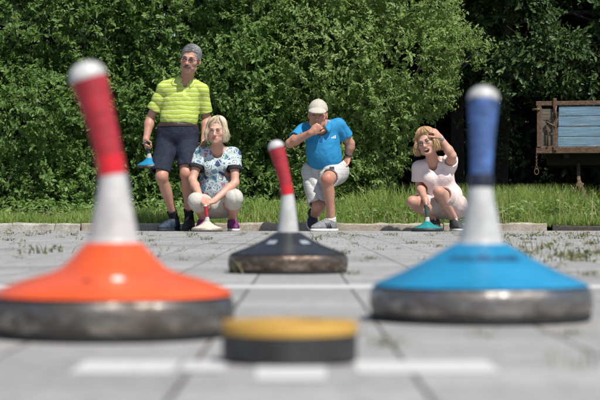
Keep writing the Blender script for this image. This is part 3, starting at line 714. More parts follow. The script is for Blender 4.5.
class Shape:
    """a list of soft primitives, turned into one continuous surface"""
    def __init__(s): s.p = []; s.tones = []
    def cone(s, a, b, r1, r2=None, k=0.02, op='add'):
        a = np.array(a, float); b = np.array(b, float); r2 = r1 if r2 is None else r2; ab = b - a; L2 = ab.dot(ab) + 1e-12
        def f(x, y, z):
            px, py, pz = x - a[0], y - a[1], z - a[2]
            t = np.clip((px * ab[0] + py * ab[1] + pz * ab[2]) / L2, 0, 1)
            return np.sqrt((px - t * ab[0]) ** 2 + (py - t * ab[1]) ** 2 + (pz - t * ab[2]) ** 2) - (r1 + (r2 - r1) * t)
        m = max(r1, r2); s.p.append((f, np.minimum(a, b) - m, np.maximum(a, b) + m, k, op)); return s
    def limb(s, pts, rs, k=0.02):
        for i in range(len(pts) - 1): s.cone(pts[i], pts[i + 1], rs[i], rs[i + 1], k)
        return s
    def ell(s, c, r, R=None, k=0.02, op='add'):
        c = np.array(c, float); r = np.array(r, float) * np.ones(3); R = np.eye(3) if R is None else np.asarray(R)
        def f(x, y, z):
            px, py, pz = x - c[0], y - c[1], z - c[2]
            q = [(R[0, i] * px + R[1, i] * py + R[2, i] * pz) for i in range(3)]
            k0 = np.sqrt(sum((q[i] / r[i]) ** 2 for i in range(3))); k1 = np.sqrt(sum((q[i] / r[i] ** 2) ** 2 for i in range(3))) + 1e-6
            return k0 * (k0 - 1) / k1
        e = np.sqrt(((R * r) ** 2).sum(1)); s.p.append((f, c - e, c + e, k, op)); return s
    def cut(s, pt, n, ball=None, k=0.0):
        """remove the side n points to (within a ball if given)"""
        pt = np.array(pt, float); n = np.array(n, float); n /= np.linalg.norm(n)
        def f(x, y, z):
            d = -((x - pt[0]) * n[0] + (y - pt[1]) * n[1] + (z - pt[2]) * n[2])
            if ball is not None:
                c, r = ball; d = np.maximum(d, np.sqrt((x - c[0]) ** 2 + (y - c[1]) ** 2 + (z - c[2]) ** 2) - r)
            return d
        lo, hi = (np.full(3, -9.0), np.full(3, 9.0)) if ball is None else (np.array(ball[0]) - ball[1], np.array(ball[0]) + ball[1])
        s.p.append((f, lo, hi, k, 'sub')); return s
    def tone(s, c, r, colr, a=1.0): s.tones.append((np.array(c, float), r, np.array(colr, float), a)); return s
    def mesh(s, name, mat, parent, res=0.0055, infl=0.0, noise=None, base=None, smooth=1):
        adds = [q for q in s.p if q[4] == 'add']; pad = infl + 4 * res
        lo = np.min([q[1] for q in adds], 0) - pad; hi = np.max([q[2] for q in adds], 0) + pad
        N = np.ceil((hi - lo) / res).astype(int) + 1
        ax = [(lo[i] + res * np.arange(N[i])).astype(np.float32) for i in range(3)]
        D = np.full(N, 1.0, np.float32)
        for f, l, h, k, op in s.p:
            mg = k + infl + 4 * res
            i0 = np.clip(np.floor((l - mg - lo) / res).astype(int), 0, N); i1 = np.clip(np.ceil((h + mg - lo) / res).astype(int) + 1, 0, N)
            if (i1 <= i0).any(): continue
            sl = tuple(slice(a, b) for a, b in zip(i0, i1))
            x = ax[0][sl[0]][:, None, None]; y = ax[1][sl[1]][None, :, None]; z = ax[2][sl[2]][None, None, :]
            d = f(x, y, z).astype(np.float32); A = D[sl]
            if op == 'add':
                d = d - infl; hh = np.maximum(k - np.abs(A - d), 0) / k if k > 0 else 0
                D[sl] = np.minimum(A, d) - hh * hh * k * 0.25
            else:
                d = -d; hh = np.maximum(k - np.abs(A - d), 0) / k if k > 0 else 0
                D[sl] = np.maximum(A, d) + hh * hh * k * 0.25
        if noise:
            I = np.argwhere(np.abs(D) < 0.03); P = lo + I * res
            D[tuple(I.T)] += noise(P).astype(np.float32)
        S = D < 0
        c = np.zeros(tuple(N - 1), np.int8)
        offs = [(i, j, k) for i in (0, 1) for j in (0, 1) for k in (0, 1)]
        for i, j, k in offs: c += S[i:N[0] - 1 + i, j:N[1] - 1 + j, k:N[2] - 1 + k]
        act = np.argwhere((c > 0) & (c < 8)); idx = np.full(tuple(N - 1), -1, np.int32); idx[tuple(act.T)] = np.arange(len(act))
        val = {o: D[tuple((act + np.array(o)).T)] for o in offs}
        sm = np.zeros((len(act), 3)); cn = np.zeros(len(act))
        for o in offs:
            for d_ in range(3):
                if o[d_] == 0:
                    o2 = list(o); o2[d_] = 1; o2 = tuple(o2); a, b = val[o], val[o2]; x = (a < 0) != (b < 0)
                    t = np.where(x, a / np.where(x, a - b, 1), 0); p = np.tile(np.array(o, float), (len(act), 1)); p[:, d_] = t
                    sm += p * x[:, None]; cn += x
        V = lo + (act + sm / cn[:, None]) * res
        Qs = []
        for d_ in range(3):
            e, g = (d_ + 1) % 3, (d_ + 2) % 3
            a = np.take(S, range(0, N[d_] - 1), d_); b = np.take(S, range(1, N[d_]), d_)
            I = np.argwhere(a != b); I = I[(I[:, e] > 0) & (I[:, g] > 0) & (I[:, e] < N[e] - 1) & (I[:, g] < N[g] - 1)]
            fl = S[tuple(I.T)]
            def gi(de, dg):
                J = I.copy(); J[:, e] -= de; J[:, g] -= dg; return idx[tuple(J.T)]
            q = np.stack([gi(1, 1), gi(0, 1), gi(0, 0), gi(1, 0)], 1); q[~fl] = q[~fl][:, ::-1]; Qs.append(q)
        Q = np.concatenate(Qs)
        for _ in range(smooth):
            acc = np.zeros_like(V); n_ = np.zeros(len(V))
            for i in range(4):
                a, b = Q[:, i], Q[:, (i + 1) % 4]
                for d_ in range(3): acc[:, d_] += np.bincount(a, V[b, d_], len(V)) + np.bincount(b, V[a, d_], len(V))
                n_ += np.bincount(a, minlength=len(V)) + np.bincount(b, minlength=len(V))
            V = V * 0.5 + 0.5 * acc / n_[:, None]
        colr = None
        if base is not None:
            colr = np.tile(np.array(base, np.float32), (len(V), 1))
            for tc, r, cc, a in s.tones:
                wgt = np.clip(1.6 - np.linalg.norm((V - tc) / r, axis=1) * 1.6, 0, 1)[:, None] * a; colr = colr * (1 - np.minimum(wgt, 1)) + cc * np.minimum(wgt, 1)
        return mesh_np(name, V, Q, mat=mat, parent=parent, col=colr)

def folds(amp, f=26, seed=0, d=(0.3, 0.5, 1)):
    r = np.random.default_rng(seed); d = norm(np.array(d, float)); e = norm(r.normal(size=3)); ph = r.uniform(0, 6, 4)
    def fn(P):
        wv = 1.6 * np.sin(P @ e * 9 + ph[0]) + 1.0 * np.sin(P[:, 0] * 17 + ph[1]) + 0.8 * np.sin(P[:, 2] * 12 + ph[3])
        return -amp * (np.abs(np.sin((P @ d) * f + wv + ph[2])) ** 0.7 - 0.5) * (0.5 + 0.5 * np.sin(P @ e * 14 + ph[1]))
    return fn

def skin_mat(name, bumpy=0.15):
    M = NT(name)
    a = M.n('Attribute', attribute_name='tone').outputs['Color']
    n = M.noise(45, 5, 0.65).outputs[0]
    c = M.mix(0.7, a, M.ramp(n, [(0.3, (0.84, 0.80, 0.78)), (0.7, (1.08, 1.08, 1.08))]), 'MULTIPLY')
    c = M.mix(M.ramp(M.noise(13, 4, 0.6).outputs[0], [(0.42, (0, 0, 0)), (0.68, (0.55,) * 3)]), c, M.mix(1.0, c, (1.0, 0.72, 0.66), 'MULTIPLY'))
    M.set(col=c, rough=M.ramp(n, [(0.3, (0.38,) * 3), (0.7, (0.58,) * 3)]), spec=0.4, sss=0.12); M.b.inputs['Subsurface Radius'].default_value = (0.012, 0.005, 0.003); M.b.inputs['Subsurface Scale'].default_value = 0.6
    M.bump(M.noise(180, 3).outputs[0], bumpy, 0.003); return M.m
SKIN = skin_mat('skin')
TAN = np.array((0.45, 0.255, 0.185)); FAIR = np.array((0.53, 0.325, 0.250))
EYEW = plain('eye_white', (0.30, 0.26, 0.24), 0.25, 0.03); IRIS = plain('iris', (0.03, 0.04, 0.05), 0.2, 0.1)
GLASSF = plain('glasses_frame', (0.02, 0.02, 0.022), 0.3, 0.1); 
M = NT('spectacle_lens'); tb_ = M.n('BsdfTransparent'); tb_.inputs[0].default_value = (0.86, 0.86, 0.87, 1); gb_ = M.n('BsdfGlossy'); gb_.inputs['Roughness'].default_value = 0.05
mx_ = M.n('MixShader'); mx_.inputs[0].default_value = 0.05; M.link(tb_.outputs[0], mx_.inputs[1]); M.link(gb_.outputs[0], mx_.inputs[2]); M.link(mx_.outputs[0], M.out.inputs[0]); LENS = M.m
def hair_mat(name, a, b, c):
    M = NT(name); v = M.n('Attribute', attribute_name='var').outputs['Fac']
    n = M.noise(70, 3, 0.6).outputs[0]
    f = M.math('ADD', M.math('MULTIPLY', v, 0.7), M.math('MULTIPLY', n, 0.3))
    M.set(col=M.ramp(f, [(0.15, a), (0.5, b), (0.85, c)]), rough=0.42, spec=0.5); return M.m

class Head:
    """face looks to -y in its own axes; Rm turns it; c is the middle of the head at eye level"""
    def __init__(s, c, Rm, sc=1.0): s.c = np.array(c, float); s.R = Rm; s.s = sc
    def p(s, x, y, z): return s.c + s.R @ (np.array([x, y, z]) * s.s)
    def build(s, B, base, mouth='closed', jaw=1.0, stub=0.0, red=0.25):
        E = lambda c, r, k=0.015, op='add': B.ell(s.p(*c), np.array(r) * s.s, s.R, k, op)
        C = lambda a, b, r1, r2, k=0.01, op='add': B.cone(s.p(*a), s.p(*b), r1 * s.s, r2 * s.s, k, op)
        E((0, 0.018, 0.035), (0.074, 0.094, 0.085)); E((0, -0.028, -0.025), (0.0625 * jaw, 0.062, 0.085), 0.03); E((0, -0.042, -0.075), (0.048 * jaw, 0.045, 0.040), 0.03)
        E((0, -0.074, -0.099), (0.021, 0.018, 0.017), 0.025)
        for sx in (-1, 1):
            E((sx * 0.043, -0.058, -0.022), (0.024, 0.022, 0.020), 0.025); E((sx * 0.046, -0.02, -0.072), (0.02, 0.035, 0.022), 0.03)
        C((-0.034, -0.083, 0.021), (0.034, -0.083, 0.021), 0.011, 0.011, 0.018)
        for sx in (-1, 1): E((sx * 0.031, -0.097, 0.002), (0.019, 0.013, 0.011), 0.012, 'sub')
        C((0, -0.088, 0.012), (0, -0.113, -0.031), 0.0075, 0.0125, 0.012)
        for sx in (-1, 1): E((sx * 0.012, -0.101, -0.035), (0.0085, 0.010, 0.0075), 0.008)
        for sx in (-1, 1): C((sx * 0.020, -0.0905, 0.0095), (sx * 0.042, -0.0865, 0.0085), 0.0050, 0.0050, 0.006); C((sx * 0.021, -0.0895, -0.0075), (sx * 0.041, -0.086, -0.0075), 0.0045, 0.0045, 0.006)
        if mouth == 'closed':
            C((-0.022, -0.0885, -0.062), (0.022, -0.0885, -0.062), 0.0045, 0.0045, 0.008); C((0, -0.094, -0.061), (0, -0.094, -0.061), 0.006, 0.006, 0.012)
            C((-0.017, -0.0885, -0.072), (0.017, -0.0885, -0.072), 0.006, 0.006, 0.008); C((-0.026, -0.099, -0.0668), (0.026, -0.099, -0.0668), 0.0045, 0.0045, 0.004, 'sub')
            B.tone(s.p(0, -0.094, -0.067), np.array((0.030, 0.03, 0.012)) * s.s, base * (0.72, 0.46, 0.48), 0.9)
        else:
            C((-0.026, -0.086, -0.056), (0.026, -0.086, -0.056), 0.006, 0.006, 0.01); C((-0.020, -0.082, -0.096), (0.020, -0.082, -0.096), 0.007, 0.007, 0.01)
            E((0, -0.09, -0.075), (0.024, 0.03, 0.0175), 0.005, 'sub')
            B.tone(s.p(0, -0.094, -0.074), np.array((0.034, 0.05, 0.024)) * s.s, base * (0.75, 0.40, 0.42), 0.9); B.tone(s.p(0, -0.075, -0.073), np.array((0.026, 0.03, 0.016)) * s.s, (0.06, 0.012, 0.012), 1)
        for sx in (-1, 1):
            E((sx * 0.077, 0.012, -0.008), (0.010, 0.020, 0.031), 0.006); E((sx * 0.085, 0.006, -0.004), (0.006, 0.010, 0.017), 0.004, 'sub')
            B.tone(s.p(sx * 0.045, -0.07, -0.03), 0.032 * s.s, base * (1.02, 0.80, 0.78), red * 2)
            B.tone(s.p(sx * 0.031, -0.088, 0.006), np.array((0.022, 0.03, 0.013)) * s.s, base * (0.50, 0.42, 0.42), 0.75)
        B.tone(s.p(0, -0.113, -0.031), 0.022 * s.s, base * (1.0, 0.76, 0.72), red * 2)
    def features(s, root, browmat=None, squint=0.6, lip=None):
        for sx in (-1, 1):
            c = s.p(sx * 0.031, -0.0805, 0.003); m = MB(); n = 14; P = []
            U = norm(np.array([[math.cos(a) * math.sin(b), -math.cos(b), math.sin(a) * math.sin(b) * squint] for b in np.linspace(0.001, 1.5, 8) for a in np.linspace(0, 2 * math.pi, n, endpoint=False)]))
            V = [c + s.R @ (np.array([u[0] * 0.0118, u[1] * 0.0118, u[2] * 0.0105]) * s.s) for u in U]
            fs, mi = [], []
            for i in range(7):
                for j in range(n): m.add([V[i * n + j], V[i * n + (j + 1) % n], V[(i + 1) * n + (j + 1) % n], V[(i + 1) * n + j]], [(0, 1, 2, 3)], 1 if i < 3 else 0)
            m.build('eye', [EYEW, IRIS], root)
            if browmat:
                m = MB(); m.tube([s.p(sx * 0.014, -0.0945, 0.021), s.p(sx * 0.030, -0.0955, 0.027), s.p(sx * 0.046, -0.083, 0.021)], np.array([0.0035, 0.004, 0.002]) * s.s, 6); m.build('eyebrow', browmat, root)
    def glasses(s, root, half=False, frame=None, thick=0.0016, hh=0.016):
        frame = frame or GLASSF
        m = MB(); a = np.linspace(0, 2 * math.pi, 25)
        gl = MB()
        for sx in (-1, 1):
            ring = [s.p(sx * 0.034 + 0.0255 * np.sign(math.cos(t)) * abs(math.cos(t)) ** 0.7, -0.1085 + 0.006 * (abs(math.cos(t)) if math.cos(t) * sx > 0 else 0), -0.003 + hh * np.sign(math.sin(t)) * abs(math.sin(t)) ** 0.7) for t in a]
            if half: ring_ = [r for r, t in zip(ring, a) if math.sin(t) > -0.05]; m.tube(ring_, thick, 6)
            else: m.tube(ring, thick, 6)
            gl.add(ring[:-1], [tuple(range(24))])
            m.tube([s.p(sx * 0.059, -0.103, 0.004), s.p(sx * 0.0755, -0.085, 0.005), s.p(sx * 0.081, 0.0, 0.006)], thick, 6)
        m.tube([s.p(-0.010, -0.109, 0.001), s.p(0, -0.1165, 0.004), s.p(0.010, -0.109, 0.001)], thick, 6)
        g = m.build('glasses', frame, root); gl.build('lenses', LENS, g, smooth=False)
    def scalp(s, u, extra=0.0):
        """point on the hair surface in direction u (head axes)"""
        r = np.array([0.079, 0.101, 0.092]) + extra; return np.array([0, 0.018, 0.033]) + u / np.linalg.norm(u / r)

def hair_tubes(H, root, mat, paths, r0=0.0012, name='hair', shell=None, shell_infl=0.0):
    """every strand resampled to 14 points and swept as a thin three-sided tube, all in one mesh"""
    o = shell.mesh(name, mat, root, 0.005, shell_infl, lambda P: 0.004 * noise3(P, 60, 3)) if shell is not None else None
    if o is not None:
        at_ = o.data.attributes.new('var', 'FLOAT', 'POINT'); at_.data.foreach_set('value', np.full(len(o.data.vertices), 0.42, np.float32))
    n = 14; A = []
    for P in paths:
        P = np.array(P); t = np.linspace(0, len(P) - 1, n); A.append(np.stack([np.interp(t, np.arange(len(P)), P[:, i]) for i in range(3)], 1))
    A = H.c + (np.array(A) * H.s) @ H.R.T; A[:, 1:-1] = 0.5 * A[:, 1:-1] + 0.25 * (A[:, :-2] + A[:, 2:]); m = len(A)
    T = norm(np.gradient(A, axis=1)); u = norm(np.cross(T, np.array([0.2, 0.9, 0.3]))); v = np.cross(T, u)
    rr = (r0 * H.s * np.concatenate([[0.7], np.ones(n - 4), [0.85, 0.6, 0.3]]))[None, :, None, None]
    an = np.arange(3) * 2 * math.pi / 3
    V = (A[:, :, None] + rr * (np.cos(an)[None, None, :, None] * u[:, :, None] + np.sin(an)[None, None, :, None] * v[:, :, None])).reshape(-1, 3)
    i = np.arange(m)[:, None, None] * n * 3 + np.arange(n - 1)[None, :, None] * 3; j = np.arange(3)[None, None]
    Q = np.stack([i + j, i + (j + 1) % 3, i + 3 + (j + 1) % 3, i + 3 + j], -1).reshape(-1, 4)
    r = np.random.default_rng(9); cl = noise3(A[:, n // 2], 50, 8)
    return mesh_np('hair_strands' if o is not None else name, V, Q, mat=mat, parent=o if o is not None else root, attr=np.repeat(np.clip(0.5 + 0.28 * r.normal(size=m) + 0.2 * cl, 0, 1), n * 3))

def bob(H, seed, n=2400, length=0.12, part=0.02, fringe=0.2, wild=1.0, volume=0.008, curl=0.02, wispy=0.1):
    """layered hair falling from a side parting down the sides and back, with loose flyaways"""
    r = np.random.default_rng(seed); out = []; c0 = np.array([0, 0.018, 0.033])
    k = r.uniform(0, 6.28, 6)
    def clump(ph): return 0.5 * math.sin(9 * ph + k[0]) + 0.3 * math.sin(17 * ph + k[1]) + 0.2 * math.sin(31 * ph + k[2])
    while len(out) < n:
        ph = r.uniform(-math.pi, math.pi); front = abs(ph) < 0.80; ex = r.uniform(-0.003, volume)
        if front and r.random() > fringe: continue
        cl = clump(ph); fly = r.random() < 0.06
        side = -1.0 if ph < part * 12 else 1.0; hang = front and r.random() < wispy
        pts = []; th_end = 1.02 if hang else 1.42 if front else 1.60; az1 = side * (0.80 + 0.55 * r.random())
        for t in np.linspace(0.06, 1, 8):
            th = th_end * t
            if hang: pp = ph * 0.7 + part * 3 + (ph - ph * 0.7) * t
            elif front: pp = ph * 0.8 + (az1 - ph * 0.8) * t ** 1.7
            else: pp = ph + 0.10 * cl * t
            hd = np.array([math.sin(pp) * math.sin(th), -math.cos(pp) * math.sin(th), math.cos(th)])
            q = H.scalp(hd, ex + (0.012 if front else 0.006) * math.sin(t * 3.1) + 0.004 * cl * t); q[0] += part * (1 - t) ** 2; pts.append(q)
        p = pts[-1]; o_ = np.array([math.sin(ph), -math.cos(ph), 0])
        if front and not hang:
            o_ = np.array([math.sin(az1), -math.cos(az1) * 0.4, 0]); L = length * r.uniform(0.25, 0.9)
            for t in np.linspace(0.2, 1, 5): pts.append(p + np.array([0, 0, -L * t]) + o_ * (0.008 * math.sin(t * 2.6) * wild - curl * 0.7 * t * t))
        elif front:
            d = np.array([side * (0.75 + 0.5 * r.random()) * min(1, abs(ph - part * 12) / 0.4), -0.12, -1.0]); L = (0.012 + 0.045 * abs(ph)) * r.uniform(0.4, 1.15)
            for t in (0.5, 1.0): pts.append(p + d * L * t + np.array([0, 0.02 * abs(ph) * t, 0]))
        else:
            L = length * (0.50 + 0.50 * r.random() ** 0.7) * (1 + 0.12 * cl); wv = r.normal() * 0.007 * wild; f1 = r.uniform(0, 6.28); cu = curl * r.uniform(0.2, 1.5)
            for t in np.linspace(0.15, 1, 7):
                out_w = 0.010 * math.sin(t * 2.6) * wild + 0.004 * math.sin(6 * t + f1) * wild - cu * t * t + (0.018 * t * r.random() if fly else 0)
                pts.append(p + np.array([wv * t + 0.010 * cl * t, wv * 0.6 * t, -L * t]) + o_ * out_w + (np.array([0, -0.012 * t, 0]) if abs(ph) < 1.6 else 0))
        out.append(pts)
    return out

def hand(B, wrist, d, palm, thumb_side, curl=(0.5, 0.7, 0.4), s=1.0, spread=0.10, thumb=(0.9, 0.35), base=None, tuck=0.0):
    """wrist -> palm -> four unequal fingers and a thumb. d: wrist to knuckles; palm: the way the palm faces; thumb_side: +-1 along d x palm"""
    w = np.array(wrist, float); d = norm(np.array(d, float)); pn = np.array(palm, float); pn = norm(pn - d * pn.dot(d)); sd = np.cross(d, pn) * thumb_side
    Rm = np.stack([sd, pn, d], 1)
    B.ell(w + d * 0.050 * s, np.array((0.040, 0.0165, 0.052)) * s, Rm, 0.012)
    B.cone(w - d * 0.01, w + d * 0.03 * s, 0.026 * s, 0.024 * s, 0.015)
    B.ell(w + d * 0.032 * s + sd * 0.024 * s + pn * 0.006 * s, np.array((0.018, 0.015, 0.030)) * s, Rm, 0.01)
    for i, (off, L) in enumerate(zip((0.029, 0.0098, -0.0098, -0.028), (0.074, 0.082, 0.076, 0.060))):
        k = w + d * (0.088 - 0.004 * abs(i - 1)) * s + sd * off * s; ang = 0.0; f = norm(d + sd * spread * (1.5 - i) * 0.5); p = k
        rr = np.array((0.0095, 0.0088, 0.0082, 0.0070)) * s * (1 if i < 3 else 0.88)
        for j, (fr, cu) in enumerate(zip((0.45, 0.31, 0.24), curl)):
            ang += cu * (1 + 0.05 * i) ; q = p + (f * math.cos(ang) + pn * math.sin(ang)) * L * fr * s
            B.cone(p, q, rr[j], rr[j + 1], 0.0035); p = q
    p = w + d * 0.022 * s + sd * 0.028 * s; f = norm(d * math.cos(thumb[0]) + sd * math.sin(thumb[0]) + pn * 0.35)
    q = p + f * 0.036 * s; B.cone(p, q, 0.013 * s, 0.0105 * s, 0.008)
    f2 = norm(f * math.cos(thumb[1]) + (d * 0.6 + pn * 0.8) * math.sin(thumb[1])); r_ = q + f2 * 0.030 * s; B.cone(q, r_, 0.0105 * s, 0.009 * s, 0.004)
    f3 = norm(f2 + (d * 0.4 + pn * 0.5) * math.sin(thumb[1])); B.cone(r_, r_ + f3 * 0.024 * s, 0.009 * s, 0.0075 * s, 0.003)
    if base is not None:
        B.tone(w + d * 0.10 * s, 0.075 * s, base * (1.03, 0.86, 0.84), 0.5)
    return w + d * 0.09 * s

def arm(B, sh, el, wr, s=1.0, k=0.02):
    sh, el, wr = (np.array(x, float) for x in (sh, el, wr)); m1 = sh + (el - sh) * 0.45; m2 = el + (wr - el) * 0.28
    B.limb([sh, m1, el], [0.052 * s, 0.047 * s, 0.039 * s], k); B.limb([el, m2, wr], [0.039 * s, 0.043 * s, 0.0275 * s], k)
def leg(B, hip, kn, an, s=1.0, back=(0, 1, 0), k=0.025):
    hip, kn, an = (np.array(x, float) for x in (hip, kn, an)); m = hip + (kn - hip) * 0.4; c = kn + (an - kn) * 0.32; bk = norm(np.array(back, float))
    B.limb([hip, m, kn], [0.088 * s, 0.079 * s, 0.056 * s], k); B.cone(kn, an, 0.050 * s, 0.036 * s, k)
    B.ell(c + bk * 0.018, np.array((0.047, 0.047, 0.10)) * s, frame(kn - an, (1, 0, 0)), 0.03); B.ell(kn - bk * 0.016, np.array((0.043, 0.035, 0.05)) * s, frame(kn - an, (1, 0, 0)), 0.02)
    B.tone(kn - bk * 0.03, 0.075 * s, TAN * (1.0, 0.78, 0.72), 0.45)

def shoe(root, heel, toe, upmat, solemat, up=(0, 0, 1), lacemat=None, s=1.0, stripes=None, hi=0.0, collar=None):
    heel = np.array(heel, float); toe = np.array(toe, float); f = norm(toe - heel); L = np.linalg.norm(toe - heel); u = np.array(up, float); u = norm(u - f * u.dot(f)); sdv = np.cross(f, u)
    Rm = np.stack([sdv, f, u], 1); P = lambda x, y, z: heel + Rm @ np.array([x, y * L, z])
    B = Shape(); B.ell(P(0, 0.20, 0.055), (0.036 * s, 0.052 * s, 0.050), Rm, 0.03); B.ell(P(0, 0.72, 0.035), (0.046 * s, 0.078 * s, 0.036), Rm, 0.04); B.ell(P(0, 0.45, 0.050), (0.037 * s, 0.085 * s, 0.042), Rm, 0.04); B.cone(P(0, 0.20, 0.05), P(0, 0.22, 0.095 + hi), 0.042 * s, 0.040 * s, 0.03)
    B.cone(P(0, 0.30, 0.088), P(0, 0.62, 0.052), 0.033 * s, 0.032 * s, 0.03); B.cut(P(0, 0, 0.021), -u); B.cut(P(0, 0.2, 0.106 + hi), norm(u * 1.0 - f * 0.12)); B.cone(P(0, 0.20, 0.085), P(0, 0.215, 0.15 + hi), 0.034 * s, 0.036 * s, 0.004, 'sub')
    o = B.mesh('shoe', upmat, root, 0.0045)
    B = Shape(); B.ell(P(0, 0.17, 0.012), (0.041 * s, 0.058 * s, 0.03), Rm, 0.03); B.ell(P(0, 0.72, 0.012), (0.050 * s, 0.083 * s, 0.03), Rm, 0.04); B.ell(P(0, 0.45, 0.012), (0.041 * s, 0.10 * s, 0.03), Rm, 0.04)
    B.cut(P(0, 0, 0.0), -u); B.cut(P(0, 0, 0.0235), u); B.mesh('sole', solemat, o, 0.004)
    if lacemat:
        m = MB()
        for i in range(5):
            y = 0.42 + 0.065 * i; z = 0.1155 - 0.0078 * i
            m.tube([P(-0.024 * s, y - 0.02, z - 0.014), P(0, y + 0.012, z + 0.0015), P(0.024 * s, y - 0.02, z - 0.014)], 0.0032, 5)
        m.build('laces', lacemat, o)
    if stripes:
        m = MB()
        for sx in (-1, 1):
            for i in range(3):
                y = 0.36 + 0.075 * i
                pts = [P(sx * 0.0475 * s, y - 0.03, 0.030), P(sx * 0.0470 * s, y + 0.005, 0.052), P(sx * 0.040 * s, y + 0.04, 0.074)]
                m.tube(pts, 0.0055, 5)
        m.build('stripes', stripes, o)
    return o
def sock(root, an, up, mat, r=0.040, L=0.10, r2=None, name='sock', foot=None):
    an = np.array(an, float); up = norm(np.array(up, float)); B = Shape(); B.cone(an - up * 0.05, an + up * 0.02, r * 0.74, r * 0.93, 0.02); B.cone(an + up * 0.02, an + up * L, r * 0.93, r2 or r + 0.007, 0.02); 
    if foot is not None: B.cone(an, an + np.array(foot, float), r * 0.85, r * 0.7, 0.02)
    B.cut(an + up * (L - 0.005), up); return B.mesh(name, mat, root, 0.005, 0.0, folds(0.003, 90, 2, up))

class Pix:
    """photo pixels -> metres beside a person's feet (x to the photo's right, y away, z up)"""
    def __init__(s, cx, fy, S): s.cx, s.fy, s.S = cx, fy, S
    def __call__(s, px, py, dy=0.0): return np.array([(px - s.cx) / s.S, dy, (s.fy - py) / s.S])

DP = 15.42; SP = F / DP
def person_root(px, D, label, group=None):
    return empty('person', (X(px, D), D, 0.0), label, 'person', group)

# ---- cloth materials
def lime(M):
    z = M.n('SeparateXYZ', {0: M.coord()}).outputs[2]; nz = M.noise(5, 2).outputs[0]
    t = M.math('FRACT', M.math('ADD', M.math('MULTIPLY', z, 25.0), M.math('MULTIPLY', nz, 1.3)))
    return M.ramp(t, [(0.0, (0.40, 0.50, 0.075)), (0.30, (0.42, 0.51, 0.08)), (0.36, (0.55, 0.61, 0.28)), (0.50, (0.57, 0.62, 0.32)), (0.58, (0.41, 0.50, 0.075)), (0.70, (0.40, 0.49, 0.075)), (0.74, (0.22, 0.28, 0.05)), (0.82, (0.23, 0.29, 0.05)), (0.86, (0.41, 0.50, 0.08))])
LIME = cloth('lime_striped_jersey', lime, 0.85, 0.55)
LIMEP = cloth('lime_collar', lambda M: M.ramp(M.noise(40).outputs[0], [(0.3, (0.45, 0.54, 0.12)), (0.7, (0.54, 0.61, 0.18))]))
NAVY = cloth('navy_cotton', lambda M: M.ramp(M.noise(30).outputs[0], [(0.3, (0.014, 0.018, 0.034)), (0.7, (0.026, 0.031, 0.052))]), 0.9, 0.6)
LEATH = plain('brown_leather', (0.045, 0.026, 0.015), 0.5, 0.2, 50, 0.3)
BUCKLE = plain('belt_buckle', (0.5, 0.48, 0.42), 0.3, 0.1, metal=0.9)
BLACKC = cloth('black_knit', lambda M: M.ramp(M.noise(60).outputs[0], [(0.3, (0.010, 0.010, 0.012)), (0.7, (0.022, 0.022, 0.025))]), 0.95, 0.5)
def floral(M):
    v = M.n('Mapping', {'Vector': M.coord(), 'Scale': (1, 0.8, 1)}).outputs[0]
    wn = M.noise(14, 2, 0.5).outputs['Color']; vv = M.mix(0.05, v, wn, 'ADD')
    vo = M.n('TexVoronoi', {'Vector': vv, 'Scale': 19.0}); d = vo.outputs['Distance']; cc = M.n('SeparateColor', {0: vo.outputs['Color']}).outputs[0]
    ed = M.n('TexVoronoi', {'Vector': vv, 'Scale': 19.0}, feature='DISTANCE_TO_EDGE').outputs['Distance']
    pal = M.ramp(cc, [(0.0, (0.40, 0.50, 0.48)), (0.18, (0.12, 0.26, 0.31)), (0.36, (0.55, 0.62, 0.60)), (0.46, (0.26, 0.22, 0.40)), (0.58, (0.36, 0.40, 0.46)), (0.68, (0.035, 0.05, 0.14)), (0.82, (0.52, 0.60, 0.52)), (0.93, (0.50, 0.20, 0.30))], 'CONSTANT')
    rings = M.math('FRACT', M.math('MULTIPLY', d, 3.6))
    c = M.mix(M.ramp(rings, [(0.30, (0, 0, 0)), (0.4, (0.9,) * 3), (0.66, (0.9,) * 3), (0.76, (0, 0, 0))]), pal, (0.045, 0.07, 0.17))
    return M.mix(M.ramp(ed, [(0.05, (1, 1, 1)), (0.11, (0, 0, 0))]), c, (0.42, 0.51, 0.50))
FLORAL = cloth('flowered_viscose', floral, 0.7, 0.5)
BEIGE = cloth('beige_twill', lambda M: M.ramp(M.noise(30).outputs[0], [(0.3, (0.43, 0.41, 0.37)), (0.7, (0.52, 0.50, 0.455))]), 0.9, 0.5)
CUFF = cloth('black_cuff', lambda M: M.ramp(M.noise(60).outputs[0], [(0.3, (0.015, 0.016, 0.02)), (0.7, (0.03, 0.03, 0.035))]))
AZURE = cloth('azure_jersey', lambda M: M.ramp(M.noise(22).outputs[0], [(0.3, (0.018, 0.20, 0.42)), (0.7, (0.026, 0.25, 0.50))]), 0.75, 0.5)
DAZURE = cloth('deep_azure_panel', lambda M: M.ramp(M.noise(22).outputs[0], [(0.3, (0.010, 0.06, 0.19)), (0.7, (0.014, 0.09, 0.25))]), 0.75, 0.4)
